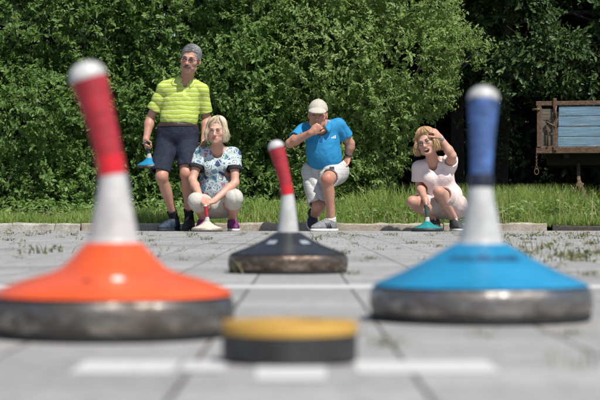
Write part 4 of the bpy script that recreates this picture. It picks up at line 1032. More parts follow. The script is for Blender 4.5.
def plaid(M):
    xyz = M.n('SeparateXYZ', {0: M.coord()}); 
    def bands(s, f, wdt): return M.ramp(M.math('FRACT', M.math('MULTIPLY', s, f)), [(0.0, (0, 0, 0)), (0.42, (0, 0, 0)), (0.48, (1, 1, 1)), (0.48 + wdt, (1, 1, 1)), (0.54 + wdt, (0, 0, 0))])
    sx = M.math('ADD', xyz.outputs[0], M.math('MULTIPLY', xyz.outputs[1], 0.6))
    a = bands(sx, 22, 0.10); b = bands(xyz.outputs[2], 22, 0.10); a2 = bands(sx, 44, 0.03)
    c = M.mix(M.math('MULTIPLY', a, 0.28), (0.50, 0.495, 0.48), (0.20, 0.215, 0.24)); c = M.mix(M.math('MULTIPLY', b, 0.28), c, (0.22, 0.235, 0.26)); return M.mix(M.math('MULTIPLY', a2, 0.25), c, (0.3, 0.3, 0.33))
PLAID = cloth('pale_plaid', plaid, 0.9, 0.55)
CAPM = cloth('beige_cap_cotton', lambda M: M.ramp(M.noise(60).outputs[0], [(0.3, (0.40, 0.37, 0.31)), (0.7, (0.48, 0.45, 0.385))]), 0.9, 0.25)
def pinkc(M):
    z = M.n('SeparateXYZ', {0: M.coord()}).outputs[2]; t = M.math('FRACT', M.math('MULTIPLY', z, 55.0))
    return M.ramp(t, [(0.0, (0.66, 0.54, 0.53)), (0.5, (0.70, 0.60, 0.585)), (1.0, (0.66, 0.54, 0.53))])
PINK = cloth('pale_pink_jersey', pinkc, 0.85, 0.5)
PINKS = cloth('pale_pink_cotton', lambda M: M.ramp(M.noise(30).outputs[0], [(0.3, (0.50, 0.40, 0.385)), (0.7, (0.59, 0.49, 0.47))]), 0.9, 0.5)
SHOEB = plain('black_shoe_mesh', (0.018, 0.020, 0.026), 0.7, 0.4, 60, 0.5, 300); SOLEB = plain('black_sole', (0.02, 0.02, 0.022), 0.7, 0.3)
SHOEBL = plain('blue_shoe_mesh', (0.012, 0.032, 0.062), 0.65, 0.6, 35, 0.5, 300)
SHOEG = plain('grey_shoe_mesh', (0.20, 0.205, 0.22), 0.75, 0.25, 60, 0.5, 300); SHOEN = plain('navy_shoe_mesh', (0.022, 0.024, 0.036), 0.7, 0.3, 60, 0.5, 300)
SHOEP = plain('purple_shoe_mesh', (0.16, 0.025, 0.14), 0.6, 0.7, 45, 0.5, 300); PINKL = plain('pink_lace', (0.65, 0.06, 0.22), 0.7, 0.15)
SHOED = plain('charcoal_shoe_mesh', (0.045, 0.047, 0.052), 0.75, 0.3, 60, 0.5, 300)
SOLEW = plain('white_sole', (0.70, 0.70, 0.68), 0.6, 0.1, 40); WHITEC = cloth('white_sock_knit', lambda M: M.ramp(M.noise(60).outputs[0], [(0.3, (0.62, 0.62, 0.60)), (0.7, (0.74, 0.74, 0.72))])); DARKST = plain('dark_stripe', (0.03, 0.032, 0.04), 0.7, 0.2)
GREYH = hair_mat('grey_hair', (0.14, 0.14, 0.145), (0.29, 0.29, 0.295), (0.46, 0.46, 0.46)); BROWD = plain('dark_brow', (0.07, 0.06, 0.055), 0.8, 0.3); MOUST = plain('grey_moustache', (0.13, 0.12, 0.115), 0.8, 0.4, 220, 0.8, 400)
BLONDE = hair_mat('pale_blonde_hair', (0.40, 0.30, 0.19), (0.62, 0.51, 0.36), (0.78, 0.69, 0.54)); GOLD = hair_mat('golden_hair', (0.26, 0.14, 0.06), (0.50, 0.31, 0.15), (0.68, 0.49, 0.28)); BROWB = plain('fair_brow', (0.22, 0.13, 0.07), 0.8, 0.2)
WATCH = plain('watch_steel', (0.5, 0.5, 0.5), 0.25, 0.1, metal=0.9); WFACE = plain('watch_face', (0.25, 0.26, 0.27), 0.2, 0.05); STRAPD = plain('dark_strap', (0.03, 0.028, 0.026), 0.6, 0.2)

def band_round(root, name, c, ax, r, mat, h=0.016, face=None, fdir=None):
    c = np.array(c, float); Rm = frame(ax, (0.31, 0.2, 0.9)); m = MB(); a = np.arange(28) * 2 * math.pi / 28
    prof = [(r, -h / 2), (r + 0.0025, -h / 2 + 0.002), (r + 0.0025, h / 2 - 0.002), (r, h / 2)]
    V = [c + Rm @ np.array([q * math.cos(t), q * math.sin(t), z]) for q, z in prof for t in a]
    m.add(V, [(i * 28 + j, i * 28 + (j + 1) % 28, (i + 1) * 28 + (j + 1) % 28, (i + 1) * 28 + j) for i in range(3) for j in range(28)]); o = m.build(name, mat, root)
    if face:
        fd = np.array(fdir, float); fd = norm(fd - norm(np.array(ax, float)) * fd.dot(norm(np.array(ax, float)))); R2 = frame(fd, ax); m = MB()
        pr = [(0.003, 0.0), (0.017, 0.0), (0.018, 0.003), (0.016, 0.008), (0.002, 0.0082)]; cc = c + fd * (r - 0.001)
        V = [cc + R2 @ np.array([q * math.cos(t), q * math.sin(t), z]) for q, z in pr for t in a]
        m.add(V, [(i * 28 + j, i * 28 + (j + 1) % 28, (i + 1) * 28 + (j + 1) % 28, (i + 1) * 28 + j) for i in range(4) for j in range(28)]); m.build('watch_case', face, o)
    return o

def decal(shirt, name, mat, c, wd, ht, off=0.0015, nx=6, nz=8, shape=None):
    """a small patch of cloth lying on a garment"""
    m = MB(); V = [np.array(c) + np.array([(i / nx - 0.5) * wd, 0, (j / nz - 0.5) * ht]) for j in range(nz + 1) for i in range(nx + 1)]
    m.add(V, [(j * (nx + 1) + i, j * (nx + 1) + i + 1, (j + 1) * (nx + 1) + i + 1, (j + 1) * (nx + 1) + i) for j in range(nz) for i in range(nx)])
    o = m.build(name, mat, shirt); sw = o.modifiers.new('wrap', 'SHRINKWRAP'); sw.target = shirt; sw.wrap_method = 'PROJECT'; sw.use_project_x = False; sw.use_project_z = False; sw.use_project_y = True
    sw.use_positive_direction = True; sw.use_negative_direction = False; sw.offset = off; return o

def collar(root, shirt, nb, ax, r, mat, front=(0, -1, 0), h=0.035, open_=0.55):
    """folded polo collar: a sloping band, open at the throat"""
    nb = np.array(nb, float); Rm = frame(ax, (1, 0, 0)); m = MB(); n = 30; V = []
    for i in range(n):
        t = -math.pi / 2 + open_ + (2 * math.pi - 2 * open_) * i / (n - 1); c, s_ = math.cos(t), math.sin(t); end = max(0, 1 - min(i, n - 1 - i) / 6.0)
        for (q, z) in ((r - 0.004, 0.004), (r - 0.002, h * 0.9), (r + 0.004, h), (r + 0.030 + 0.010 * end, h * 0.15 - 0.022 * end), (r + 0.027 + 0.010 * end, h * 0.15 - 0.030 * end)):
            V.append(nb + Rm @ np.array([q * c, q * s_ * 0.95, z - 0.012 * max(0, -s_)]))
    m.add(V, [(i * 5 + j, i * 5 + j + 1, (i + 1) * 5 + j + 1, (i + 1) * 5 + j) for i in range(n - 1) for j in range(4)])
    o = m.build('collar', mat, shirt); sm_ = o.modifiers.new('thick', 'SOLIDIFY'); sm_.thickness = 0.0045; sm_.offset = 1
    return o
#@@PEOPLE
def small_stock(label, loc, colr, gmat, ring=RUSTY, r=0.140, rz=0.0, tilt=None, kmat=WHITEP, h=1.0):
    return stock(label, loc, r, (0.007, 0.030), [(r - 0.005, 0.0302), (r - 0.012, 0.034), (0.09, 0.049), (0.06, 0.062), (0.037, 0.080), (0.027, 0.0905)],
      [(0.0240, 0.0895), (0.0232, 0.096), (0.0195, 0.115), (0.0160, 0.130 * h)], [(0.0142, 0.130 * h), (0.0145, 0.16 * h), (0.0158, 0.20 * h), (0.0172, 0.225 * h)], (-0.012, 0.0), colr, ring, gmat, nmat=WHITEP, kmat=kmat, rz=rz, tilt=tilt, group='ice stocks held by the players')

def short_hair(H, root, mat, seed, n=5500, L=0.048, top=1.0, low=-0.045):
    S = Shape(); S.ell(H.p(0, 0.020, 0.036), np.array((0.0785, 0.100, 0.0895)) * H.s, H.R, 0.01)
    S.ell(H.p(0, -0.095, -0.030), np.array((0.073, 0.085, 0.116)) * H.s, H.R, 0.012, 'sub'); S.cut(H.p(0, 0, low), H.R @ np.array((0, -0.35, -1.0))); S.cut(H.p(0, -0.056, 0), H.R @ np.array((0, -1.0, -0.5))); S.cut(H.p(0, 0, min(top, 0.2) + 0.008), H.R @ np.array((0, 0, 1.0)))
    for sx in (-1, 1): S.ell(H.p(sx * 0.078, 0.008, -0.02), np.array((0.02, 0.026, 0.036)) * H.s, H.R, 0.006, 'sub')
    r = np.random.default_rng(seed); paths = []
    while len(paths) < n:
        u = norm(r.normal(size=3)); p = H.scalp(u, -0.003)
        if p[2] > top or (top < 1 and p[1] < 0.0) or p[2] < low + 0.012 or (p[1] < -0.048 and p[2] < 0.070) or (abs(p[0]) > 0.058 and p[2] < 0.0 and p[1] < 0.03): continue
        c0 = np.array([0, 0.018, 0.033]); side = -1.0 if p[0] < 0.028 + r.normal() * 0.012 else 1.0
        up_ = np.clip((p[2] - 0.03) / 0.07, 0, 1); d = np.array([side * 0.9 * up_, 0.35 + 0.5 * (1 - up_), -0.7 * (1 - up_)]) + r.normal(size=3) * 0.11
        l = L * r.uniform(0.6, 1.2); pts = [p]; h = r.uniform(0.001, 0.0055) * (0.5 + up_)
        for t in (0.3, 0.65, 1.0): pts.append(H.scalp(norm(p - c0 + d * l * t), h * math.sin(t * 2.4)))
        paths.append(pts)
    return hair_tubes(H, root, mat, paths, 0.0012, 'hair', S)

# ================= standing man in the lime polo
P = Pix(178, 231, 108.0)
pa = person_root(178, DP, 'standing man in a lime striped polo and navy shorts holding a blue stock')
B = Shape(); H = Head(P(191, 60.5, -0.10), euler(7, 10, -8), 1.12)
nb = P(185.5, 82, 0.0)
H.build(B, TAN, red=0.2); B.cone(H.p(0, 0.022, -0.055), nb, 0.056, 0.062, 0.03)
shL, shR = P(164.5, 88, 0.02), P(201, 90.5, 0.02); elL, elR = P(149.5, 118, 0.07), P(206, 118, 0.09); wrL, wrR = P(146.2, 140, -0.02), P(204, 140, -0.02)
B.ell(P(181, 100, 0.02), (0.148, 0.10, 0.20), None, 0.05); B.ell(P(178, 120, 0.02), (0.155, 0.11, 0.16), None, 0.06); B.cone(nb, shL, 0.055, 0.052, 0.04); B.cone(nb, shR, 0.055, 0.052, 0.04)
arm(B, shL, elL, wrL, 1.02); arm(B, shR, elR, wrR, 1.02)
hdL = norm(np.array([0.05, -0.62, -0.78])); pmL = np.array([1, 0.1, -0.05])
gL = hand(B, wrL, hdL, pmL, 1, (1.05, 1.35, 0.9), 1.03, 0.04, (0.7, 0.7), TAN)
hand(B, wrR, (-0.05, -0.1, -1), (-1, 0.2, 0), -1, (0.35, 0.5, 0.3), 1.0, 0.1, (0.5, 0.3), TAN)
hpL, hpR, knL, knR, anL, anR = P(168, 137, 0.03), P(187, 136, 0.03), P(163, 177, -0.15), P(187, 174, -0.14), P(174.3, 218, 0.04), P(189, 217, 0.05)
B.ell(P(177.5, 131, 0.03), (0.165, 0.125, 0.11), None, 0.05); leg(B, hpL, knL, anL, 1.0); leg(B, hpR, knR, anR, 1.0)
B.tone(P(150, 128, 0), 0.2, TAN * (1.0, 0.85, 0.8), 0.35); B.tone(P(185, 80, -0.06), 0.06, TAN * (1.0, 0.75, 0.7), 0.5)
B.mesh('body', SKIN, pa, 0.0048, base=TAN)
H.features(pa, BROWD); H.glasses(pa, half=True, thick=0.0026, hh=0.017); short_hair(H, pa, GREYH, 11)
m = MB()
for sx in (-1, 1):
    m.tube([H.p(0, -0.1035, -0.050), H.p(sx * 0.014, -0.102, -0.053), H.p(sx * 0.029, -0.092, -0.062)], np.array([0.008, 0.0092, 0.0045]) * H.s, 8)
m.build('moustache', MOUST, pa)
S = Shape(); S.ell(P(181, 100, 0.02), (0.168, 0.118, 0.20), None, 0.05); S.ell(P(178.8, 118, 0.015), (0.172, 0.130, 0.16), None, 0.06); S.cone(nb + (0, 0.01, -0.012), shL, 0.062, 0.063, 0.05); S.cone(nb + (0, 0.01, -0.012), shR, 0.062, 0.063, 0.05)
seL = shL + (elL - shL) * 0.72; seR = shR + (elR - shR) * 0.78
S.cone(shL, seL + (seL - shL) * 0.2, 0.058, 0.064, 0.018); S.cone(shR, seR + (seR - shR) * 0.2, 0.058, 0.063, 0.018)
S.cut(seL, elL - shL, (seL + (elL - shL) * 0.12, 0.115)); S.cut(seR, elR - shR, (seR + (elR - shR) * 0.12, 0.10))
S.cut(P(178, 125, 0), (0, 0, -1)); S.cone(nb + (0, -0.004, -0.03), nb + (0.01, -0.03, 0.10), 0.062, 0.072, 0.006, 'sub'); S.cone(nb + (0, -0.06, -0.07), nb + (0.0, -0.09, 0.02), 0.014, 0.04, 0.006, 'sub')
for a, b in ((shL, seL), (shR, seR)): S.cone(b - (b - a) * 0.12, b + (b - a) * 0.2, 0.054, 0.058, 0.004, 'sub')
shirt = S.mesh('polo_shirt', LIME, pa, 0.0055, 0.006, folds(0.012, 20, 4, (0.5, 0.4, 1)))
collar(pa, shirt, nb + (0.002, -0.008, 0.004), H.p(0, 0, 0) - nb + (0, 0.05, 0), 0.068, LIMEP, h=0.042, open_=0.45)
decal(shirt, 'placket', LIMEP, nb + (-0.004, -0.4, -0.115), 0.030, 0.10)
S = Shape(); S.ell(P(177.5, 129, 0.025), (0.185, 0.142, 0.12), None, 0.03); S.cone(hpL, P(161.0, 174, -0.125), 0.104, 0.088, 0.05); S.cone(hpR, P(188, 169, -0.125), 0.104, 0.086, 0.05)
S.cone(P(177.5, 123, 0.02), P(177.5, 132, 0.02), 0.15, 0.15, 0.03)
S.cut(P(177, 122.5, 0), (0, 0, 1)); 
for c, n_ in ((P(160.5, 172.3, -0.125), knL - hpL), (P(188, 167, -0.125), knR - hpR)):
    S.cut(c, n_ + (0, 0.05, 0), (c + (0, 0, -0.08), 0.16)); S.cone(c - n_ * 0.1, c + n_ * 0.25, 0.066, 0.068, 0.004, 'sub')
shorts = S.mesh('shorts', NAVY, pa, 0.0058, 0.004, folds(0.009, 17, 9, (0.8, 0.2, 0.5)))
S = Shape(); S.ell(P(177.5, 129, 0.025), (0.185, 0.142, 0.12), None, 0.03); S.cone(P(177.5, 123, 0.02), P(177.5, 132, 0.02), 0.15, 0.15, 0.03); S.cut(P(0, 123.2, 0), (0, 0, 1)); S.cut(P(0, 127, 0), (0, 0, -1)); belt = S.mesh('belt', LEATH, shorts, 0.0055, 0.010)
m = MB(); m.box((-0.022, -0.004, -0.017), (0.022, 0.004, 0.017), c=P(178, 125.1, -0.134)); m.build('buckle', BUCKLE, belt, smooth=False, bevel=0.003)
sock(pa, anL + (0, 0, -0.02), knL - anL, BLACKC, 0.041, 0.105, foot=(-0.055, -0.075, -0.045)); sock(pa, anR + (0, 0, -0.02), knR - anR, BLACKC, 0.041, 0.115, foot=(-0.01, -0.095, -0.045))
shoe(pa, P(178, 231, 0.08), P(160, 231, -0.14), SHOEBL, SOLEB, lacemat=DARKST, s=1.05); shoe(pa, P(189.6, 231, 0.11), P(187.5, 231, -0.17), SHOEB, SOLEB, lacemat=DARKST, s=1.05)
hold = wrL + hdL * 0.078 + norm(pmL - hdL * pmL.dot(hdL)) * 0.030; ro = np.array(pa.location)
loc = ro + hold + np.array([0.006, 0.0, -0.195])
small_stock('blue ice stock hanging by its handle from the standing man\'s hand', tuple(loc), BLUE, plain('dark_grip', (0.03, 0.03, 0.035), 0.6), ring=RUSTY, r=0.125, kmat=NAVY_P, tilt=(rad(4), rad(-3), 0))

# ================= crouching woman in the flowered blouse
P = Pix(216, 231, 109.0)
pb = person_root(216, DP - 0.10, 'crouching blonde woman in a flowered blouse with both hands on a stock')
B = Shape(); H = Head(P(217, 131, -0.12), euler(6, 2, -6), 1.0)
nb = P(217.5, 149.5, -0.03)
H.build(B, FAIR, red=0.15); B.cone(H.p(0, 0.022, -0.055), nb, 0.049, 0.055, 0.03)
shL, shR = P(200.5, 154.5, 0.0), P(234, 154.5, 0.0); elL, elR = P(193, 180, -0.10), P(235.5, 183, -0.10); wrL, wrR = P(203, 199, -0.29), P(215.5, 201, -0.29)
B.ell(P(217, 167, 0.03), (0.125, 0.09, 0.17), None, 0.05); B.ell(P(217, 188, 0.08), (0.125, 0.10, 0.15), None, 0.06); B.cone(nb, shL, 0.048, 0.046, 0.04); B.cone(nb, shR, 0.048, 0.046, 0.04); B.ell(P(217, 203, 0.14), (0.17, 0.14, 0.12), None, 0.06)
arm(B, shL, elL, wrL, 0.94); arm(B, shR, elR, wrR, 0.94)
hand(B, wrL, P(209, 204, -0.36) - wrL, (0.35, 0.35, -1), 1, (0.55, 0.9, 0.6), 0.92, 0.05, (0.6, 0.5), FAIR)
hand(B, wrR, P(207.5, 202.5, -0.37) - wrR, (-0.3, 0.35, -1), -1, (0.6, 0.9, 0.6), 0.92, 0.05, (0.6, 0.5), FAIR)
hpL, hpR, knL, knR, anL, anR = P(207, 205, 0.13), P(228, 205, 0.13), P(198, 201, -0.27), P(235.5, 198, -0.27), P(203, 219, 0.03), P(232.5, 219, 0.03)
leg(B, hpL, knL, anL, 0.95); leg(B, hpR, knR, anR, 0.95)
B.cone(anL, anL + (-0.01, -0.07, -0.065), 0.032, 0.028); B.cone(anR, anR + (0.01, -0.07, -0.065), 0.032, 0.028)
B.tone(P(217, 153, -0.1), 0.10, FAIR * (1.0, 0.82, 0.76), 0.6); B.tone(P(195, 180, -0.1), 0.2, TAN, 0.5); B.tone(P(235, 182, -0.1), 0.2, TAN, 0.5)
B.mesh('body', SKIN, pb, 0.0048, base=FAIR); H.features(pb, BROWB, 0.5)
S = Shape(); S.ell(H.p(0, 0.020, 0.036), np.array((0.080, 0.102, 0.092)) * H.s, H.R, 0.01)
for sx in (-1, 1): S.cone(H.p(sx * 0.072, 0.012, 0.02), H.p(sx * 0.070, 0.016, -0.060), 0.022, 0.014, 0.03)
S.cone(H.p(0, 0.07, 0.0), H.p(0, 0.060, -0.075), 0.053, 0.040, 0.03); S.ell(H.p(0.004, -0.10, -0.030), np.array((0.061, 0.092, 0.117)) * H.s, H.R, 0.012, 'sub')
hair_tubes(H, pb, BLONDE, bob(H, 21, 4400, 0.130, part=0.024, fringe=0.9, wild=1.4, volume=0.014, curl=0.024, wispy=0.06), 0.0012, 'hair', S)
S = Shape(); S.ell(P(217, 166, 0.025), (0.162, 0.118, 0.175), None, 0.05); S.ell(P(217, 187, 0.06), (0.172, 0.135, 0.15), None, 0.06); S.ell(P(209, 167, -0.07), (0.062, 0.05, 0.06), None, 0.04); S.ell(P(226, 167, -0.07), (0.062, 0.05, 0.06), None, 0.04)
S.cone(nb + (0, 0.012, -0.02), shL, 0.052, 0.054, 0.05); S.cone(nb + (0, 0.012, -0.02), shR, 0.052, 0.054, 0.05)
seL = shL + (elL - shL) * 0.46; seR = shR + (elR - shR) * 0.46
for sh, se, el in ((shL, seL, elL), (shR, seR, elR)): S.cone(sh, se + (se - sh) * 0.35, 0.056, 0.066, 0.035); S.cut(se, el - sh, (se + (el - sh) * 0.16, 0.10))
S.cut(P(217, 197.5, 0), (0, 0.15, -1)); S.cone(nb + (0, -0.02, -0.035), nb + (0, -0.05, 0.10), 0.060, 0.085, 0.008, 'sub'); S.ell(nb + (0, -0.085, -0.030), (0.062, 0.06, 0.045), None, 0.006, 'sub')
blouse = S.mesh('blouse', FLORAL, pb, 0.0055, 0.006, folds(0.012, 18, 14, (0.6, 0.3, 1)))
for sh, se, el in ((shL, seL, elL), (shR, seR, elR)):
    ax = norm(el - sh); S = Shape(); S.cone(se - ax * 0.05, se + ax * 0.09, 0.064, 0.067, 0.02); S.cut(se - ax * 0.003, -ax); S.cut(se + ax * 0.033, ax); S.cone(se + ax * 0.01, se + ax * 0.12, 0.054, 0.056, 0.003, 'sub'); S.mesh('cuff', CUFF, blouse, 0.005, 0.007)
S = Shape(); S.ell(P(217, 204, 0.13), (0.185, 0.155, 0.125), None, 0.05)
for hp, kn, an in ((hpL, knL, anL), (hpR, knR, anR)):
    e = kn + (an - kn) * 0.30; S.cone(hp, kn, 0.098, 0.066, 0.05); S.cone(kn + (0, -0.005, 0), e + (an - kn) * 0.12, 0.066, 0.057, 0.03); S.cut(e, an - kn, (e + (an - kn) * 0.25, 0.11)); S.cone(e - (an - kn) * 0.08, e + (an - kn) * 0.3, 0.049, 0.05, 0.003, 'sub')
S.cut(P(217, 192, 0), (0, 0.1, 1), (P(217, 190, 0.1), 0.14))
S.mesh('capri_trousers', BEIGE, pb, 0.0055, 0.005, folds(0.011, 22, 24, (0.6, 0.6, 0.4)))
shoe(pb, P(202.5, 231, 0.08), P(201, 231, -0.165), SHOEP, SOLEW, lacemat=PINKL, s=0.95); shoe(pb, P(231, 231, 0.08), P(236.5, 231, -0.165), SHOEP, SOLEW, lacemat=PINKL, s=0.95)
loc = np.array(pb.location) + P(209.5, 231, -0.39); loc[2] = 0
small_stock('cream ice stock with red handle under the hands of the woman in flowers', tuple(loc), CREAM, REDW, ring=worn_metal('pale_ring', (0.2, 0.17, 0.13), (0.42, 0.38, 0.32), (0.6, 0.57, 0.5), 0.5), r=0.142)

# ================= kneeling man in the cap
P = Pix(322, 231, 108.0)
pc_ = person_root(322, DP, 'kneeling man in a pale cap and bright blue polo, fist at his mouth')
B = Shape(); H = Head(P(317.5, 116.5, -0.25), euler(7, 3, -4), 1.06)
nb = P(321, 127, -0.11)
H.build(B, TAN, jaw=1.06, red=0.3); B.cone(H.p(0, 0.022, -0.055), nb, 0.053, 0.060, 0.03)
shL, shR = P(304, 131, -0.10), P(338, 125.5, -0.04); elL, elR = P(290, 144.5, -0.24), P(350.5, 143, 0.06); wrL, wrR = P(311, 134.5, -0.385), P(348.5, 157, 0.10)
B.ell(P(322.5, 142, -0.02), (0.122, 0.11, 0.17), None, 0.05); B.ell(P(324, 158, 0.04), (0.13, 0.13, 0.15), None, 0.06); B.cone(nb, shL, 0.055, 0.054, 0.04); B.cone(nb, shR, 0.055, 0.054, 0.04); B.ell(P(327, 170, 0.12), (0.17, 0.14, 0.12), None, 0.06)
arm(B, shL, elL, wrL, 1.0); arm(B, shR, elR, wrR, 1.0)
hand(B, wrL, P(319.5, 127.5, -0.40) - wrL, (0.15, 1, 0.1), -1, (1.25, 1.5, 1.0), 1.05, 0.03, (0.45, 0.7), TAN)
hand(B, wrR, (-0.55, -0.1, -0.8), (-0.5, -0.8, 0.3), -1, (0.4, 0.6, 0.4), 1.0, 0.06, (0.6, 0.4), TAN)
hpL, hpR, knL, knR, anL, anR = P(314, 172, 0.12), P(336, 172, 0.12), P(318.5, 207, -0.06), P(327, 180, -0.28), P(313.5, 217, 0.30), P(331, 220, -0.165)
leg(B, hpL, knL, anL, 1.0); leg(B, hpR, knR, anR, 1.02)
B.tone(P(327, 178, -0.36), 0.10, TAN * (1.0, 0.72, 0.66), 0.7); B.tone(P(300, 140, -0.3), 0.2, TAN * (1.0, 0.85, 0.8), 0.5)
B.mesh('body', SKIN, pc_, 0.0048, base=TAN); H.features(pc_, BROWD); short_hair(H, pc_, GREYH, 31, 900, 0.025, top=0.028)
S = Shape(); S.ell(H.p(0, 0.016, 0.040), np.array((0.085, 0.107, 0.096)) * H.s, H.R, 0.02); S.cut(H.p(0, 0, 0.034), H.R @ np.array((0, 0.10, -1.0))); 
S.ell(H.p(0, 0.016, 0.033), np.array((0.081, 0.101, 0.085)) * H.s, H.R, 0.003, 'sub')
cap = S.mesh('cap', CAPM, pc_, 0.0045)
S = Shape(); S.ell(H.p(0, -0.080, 0.030), np.array((0.080, 0.088, 0.040)) * H.s, H.R @ euler(10, 0, 0), 0.01); S.ell(H.p(0, -0.078, 0.0165), np.array((0.086, 0.096, 0.040)) * H.s, H.R @ euler(10, 0, 0), 0.003, 'sub'); S.cut(H.p(0, -0.075, 0.03), H.R @ np.array((0, 1, 0.1))); S.cut(H.p(0, 0, 0.014), H.R @ np.array((0, 0, -1.0))); S.mesh('brim', CAPM, cap, 0.004)
m = MB(); m.lathe([(0.008, 0.0), (0.007, 0.004), (0.002, 0.006)], 12); b = m.build('button', CAPM, cap); b.location = H.p(0, 0.016, 0.136); 
m = MB()
for a in np.linspace(0, math.pi, 4)[:3] + 0.5:
    pts = [H.p(0.0851 * math.cos(a) * math.cos(t), 0.016 + 0.1071 * math.sin(a) * math.cos(t), 0.040 + 0.0961 * math.sin(t)) for t in np.linspace(0.02, math.pi - 0.02, 25)]
    m.tube(pts, 0.0016, 4)
m.build('cap_seam', CAPM, cap)
S = Shape(); S.ell(P(322.5, 142, -0.02), (0.148, 0.135, 0.18), euler(0, 8, 0), 0.045); S.ell(P(324.5, 157, 0.03), (0.158, 0.160, 0.145), None, 0.06); S.cone(nb + (0, 0.012, -0.012), shL, 0.056, 0.057, 0.05); S.cone(nb + (0, 0.012, -0.012), shR, 0.056, 0.057, 0.05)
seL = shL + (elL - shL) * 0.62; seR = shR + (elR - shR) * 0.62
for sh, se, el in ((shL, seL, elL), (shR, seR, elR)): S.cone(sh, se + (se - sh) * 0.25, 0.059, 0.062, 0.022); S.cut(se, el - sh, (se + (el - sh) * 0.16, 0.11)); S.cone(se - (el - sh) * 0.1, se + (el - sh) * 0.3, 0.053, 0.056, 0.004, 'sub')
S.cut(P(323, 168.5, 0), (0.1, 0.1, -1)); S.cone(nb + (0, -0.005, -0.03), H.p(0, 0.01, -0.06), 0.066, 0.078, 0.006, 'sub'); S.cone(nb + (0, -0.05, -0.10), nb + (0.0, -0.11, 0.02), 0.012, 0.045, 0.006, 'sub')
shirt = S.mesh('polo_shirt', AZURE, pc_, 0.0055, 0.006, folds(0.011, 19, 34, (0.7, 0.3, 1)))
collar(pc_, shirt, nb + (0.0, -0.012, -0.006), H.p(0, 0.02, 0) - nb + (0, 0.06, 0), 0.070, AZURE)
# small white three-bar mark on the chest
for i, hgt in enumerate((0.013, 0.021, 0.029)):
    decal(shirt, 'chest_mark', SOLEW, P(333.3, 139, -0.6) + np.array([(i - 1) * 0.0145, 0, hgt / 2]), 0.0105, hgt, 0.002, 2, 3)
decal(shirt, 'placket', DAZURE, nb + (-0.002, -0.4, -0.105), 0.028, 0.09)
S = Shape(); S.ell(P(327, 169, 0.10), (0.182, 0.16, 0.125), None, 0.05); kL = knL + (hpL - knL) * 0.08; S.cone(hpL, kL, 0.112, 0.092, 0.05); kR = knR + (hpR - knR) * 0.22; S.cone(hpR, kR - (hpR - knR) * 0.1, 0.114, 0.082, 0.05)
S.cut(kL, knL - hpL, (kL + (knL - hpL) * 0.25, 0.14)); S.cone(kL - (knL - hpL) * 0.1, kL + (knL - hpL) * 0.3, 0.075, 0.078, 0.003, 'sub'); S.cut(kR, knR - hpR, (kR + (knR - hpR) * 0.3, 0.155)); S.cone(kR - (knR - hpR) * 0.1, kR + (knR - hpR) * 0.35, 0.071, 0.074, 0.003, 'sub')
S.cut(P(323, 164, 0), (0, 0.2, 1), (P(325, 158, 0.08), 0.17))
shorts = S.mesh('plaid_shorts', PLAID, pc_, 0.0058, 0.005, folds(0.013, 16, 44, (0.6, 0.3, 0.5)))
decal(shorts, 'pocket_label', DARKST, P(331.5, 168.6, -0.7), 0.045, 0.028, 0.003)
sock(pc_, anR + (0, 0, -0.015), knR - anR, WHITEC, 0.042, 0.045, foot=(-0.035, -0.022, -0.05)); sock(pc_, anL + (0.0, -0.02, -0.0), knL - anL, WHITEC, 0.042, 0.06, foot=(-0.01, -0.06, -0.06))
shoe(pc_, P(336, 231, -0.13), P(311.5, 231, -0.29), SHOEG, SOLEW, lacemat=SOLEW, s=1.06, stripes=DARKST)
shoe(pc_, P(312.6, 215.5, 0.36), P(312, 231.2, 0.15), SHOEN, SOLEW, up=(0.1, -1, 0.5), s=1.02, stripes=SOLEW)
band_round(pc_, 'wristband', elR + (wrR - elR) * 0.82, wrR - elR, 0.033, STRAPD)

# ================= crouching woman in pale pink
P = Pix(438, 231, 108.5)
pd = person_root(438, DP - 0.05, 'laughing blonde woman in pale pink crouching with one hand raised to her hair')
B = Shape(); H = Head(P(425.5, 143, -0.15), euler(4, -15, -20), 1.03)
nb = P(433, 161.5, -0.02)
H.build(B, FAIR, mouth='open', red=0.25); B.cone(H.p(0, 0.022, -0.055), nb, 0.050, 0.056, 0.03)
shL, shR = P(419.5, 168, -0.01), P(449.5, 165, 0.0); elL, elR = P(419.5, 186, 0.02), P(450.5, 156, -0.17); wrL, wrR = P(423.5, 200, -0.26), P(438, 138, -0.20)
B.ell(P(436.5, 178, 0.04), (0.13, 0.09, 0.16), None, 0.05); B.ell(P(443, 194, 0.10), (0.13, 0.11, 0.14), None, 0.06); B.cone(nb, shL, 0.048, 0.047, 0.04); B.cone(nb, shR, 0.048, 0.047, 0.04); B.ell(P(448, 205, 0.14), (0.17, 0.15, 0.12), None, 0.06)
arm(B, shL, elL, wrL, 0.92); arm(B, shR, elR, wrR, 0.96)
hand(B, wrR, P(430, 129.5, -0.235) - wrR, (-0.5, 0.9, -0.6), 1, (0.8, 1.1, 0.8), 0.95, 0.08, (0.6, 0.4), FAIR)
hdD = norm(np.array([0.05, -0.45, -0.9])); pmD = np.array([0.5, -0.6, 0.2])
hand(B, wrL, hdD, (1, -0.1, 0), -1, (1.0, 1.3, 0.9), 0.92, 0.03, (0.5, 0.6), FAIR)
hpL, hpR, knL, knR, anL, anR = P(437, 206, 0.12), P(455, 206, 0.12), P(411, 202, -0.22), P(436.5, 192.5, -0.28), P(434.5, 219, 0.045), P(455, 220, 0.0)
leg(B, hpL, knL, anL, 0.95); leg(B, hpR, knR, anR, 0.95)
B.tone(P(433, 165, -0.1), 0.1, FAIR * (1.0, 0.82, 0.76), 0.5); B.tone(P(445, 148, -0.15), 0.2, TAN * 1.05, 0.6); B.tone(P(420, 190, -0.1), 0.2, TAN, 0.6); B.tone(P(424, 200, -0.25), 0.25, TAN, 0.5)
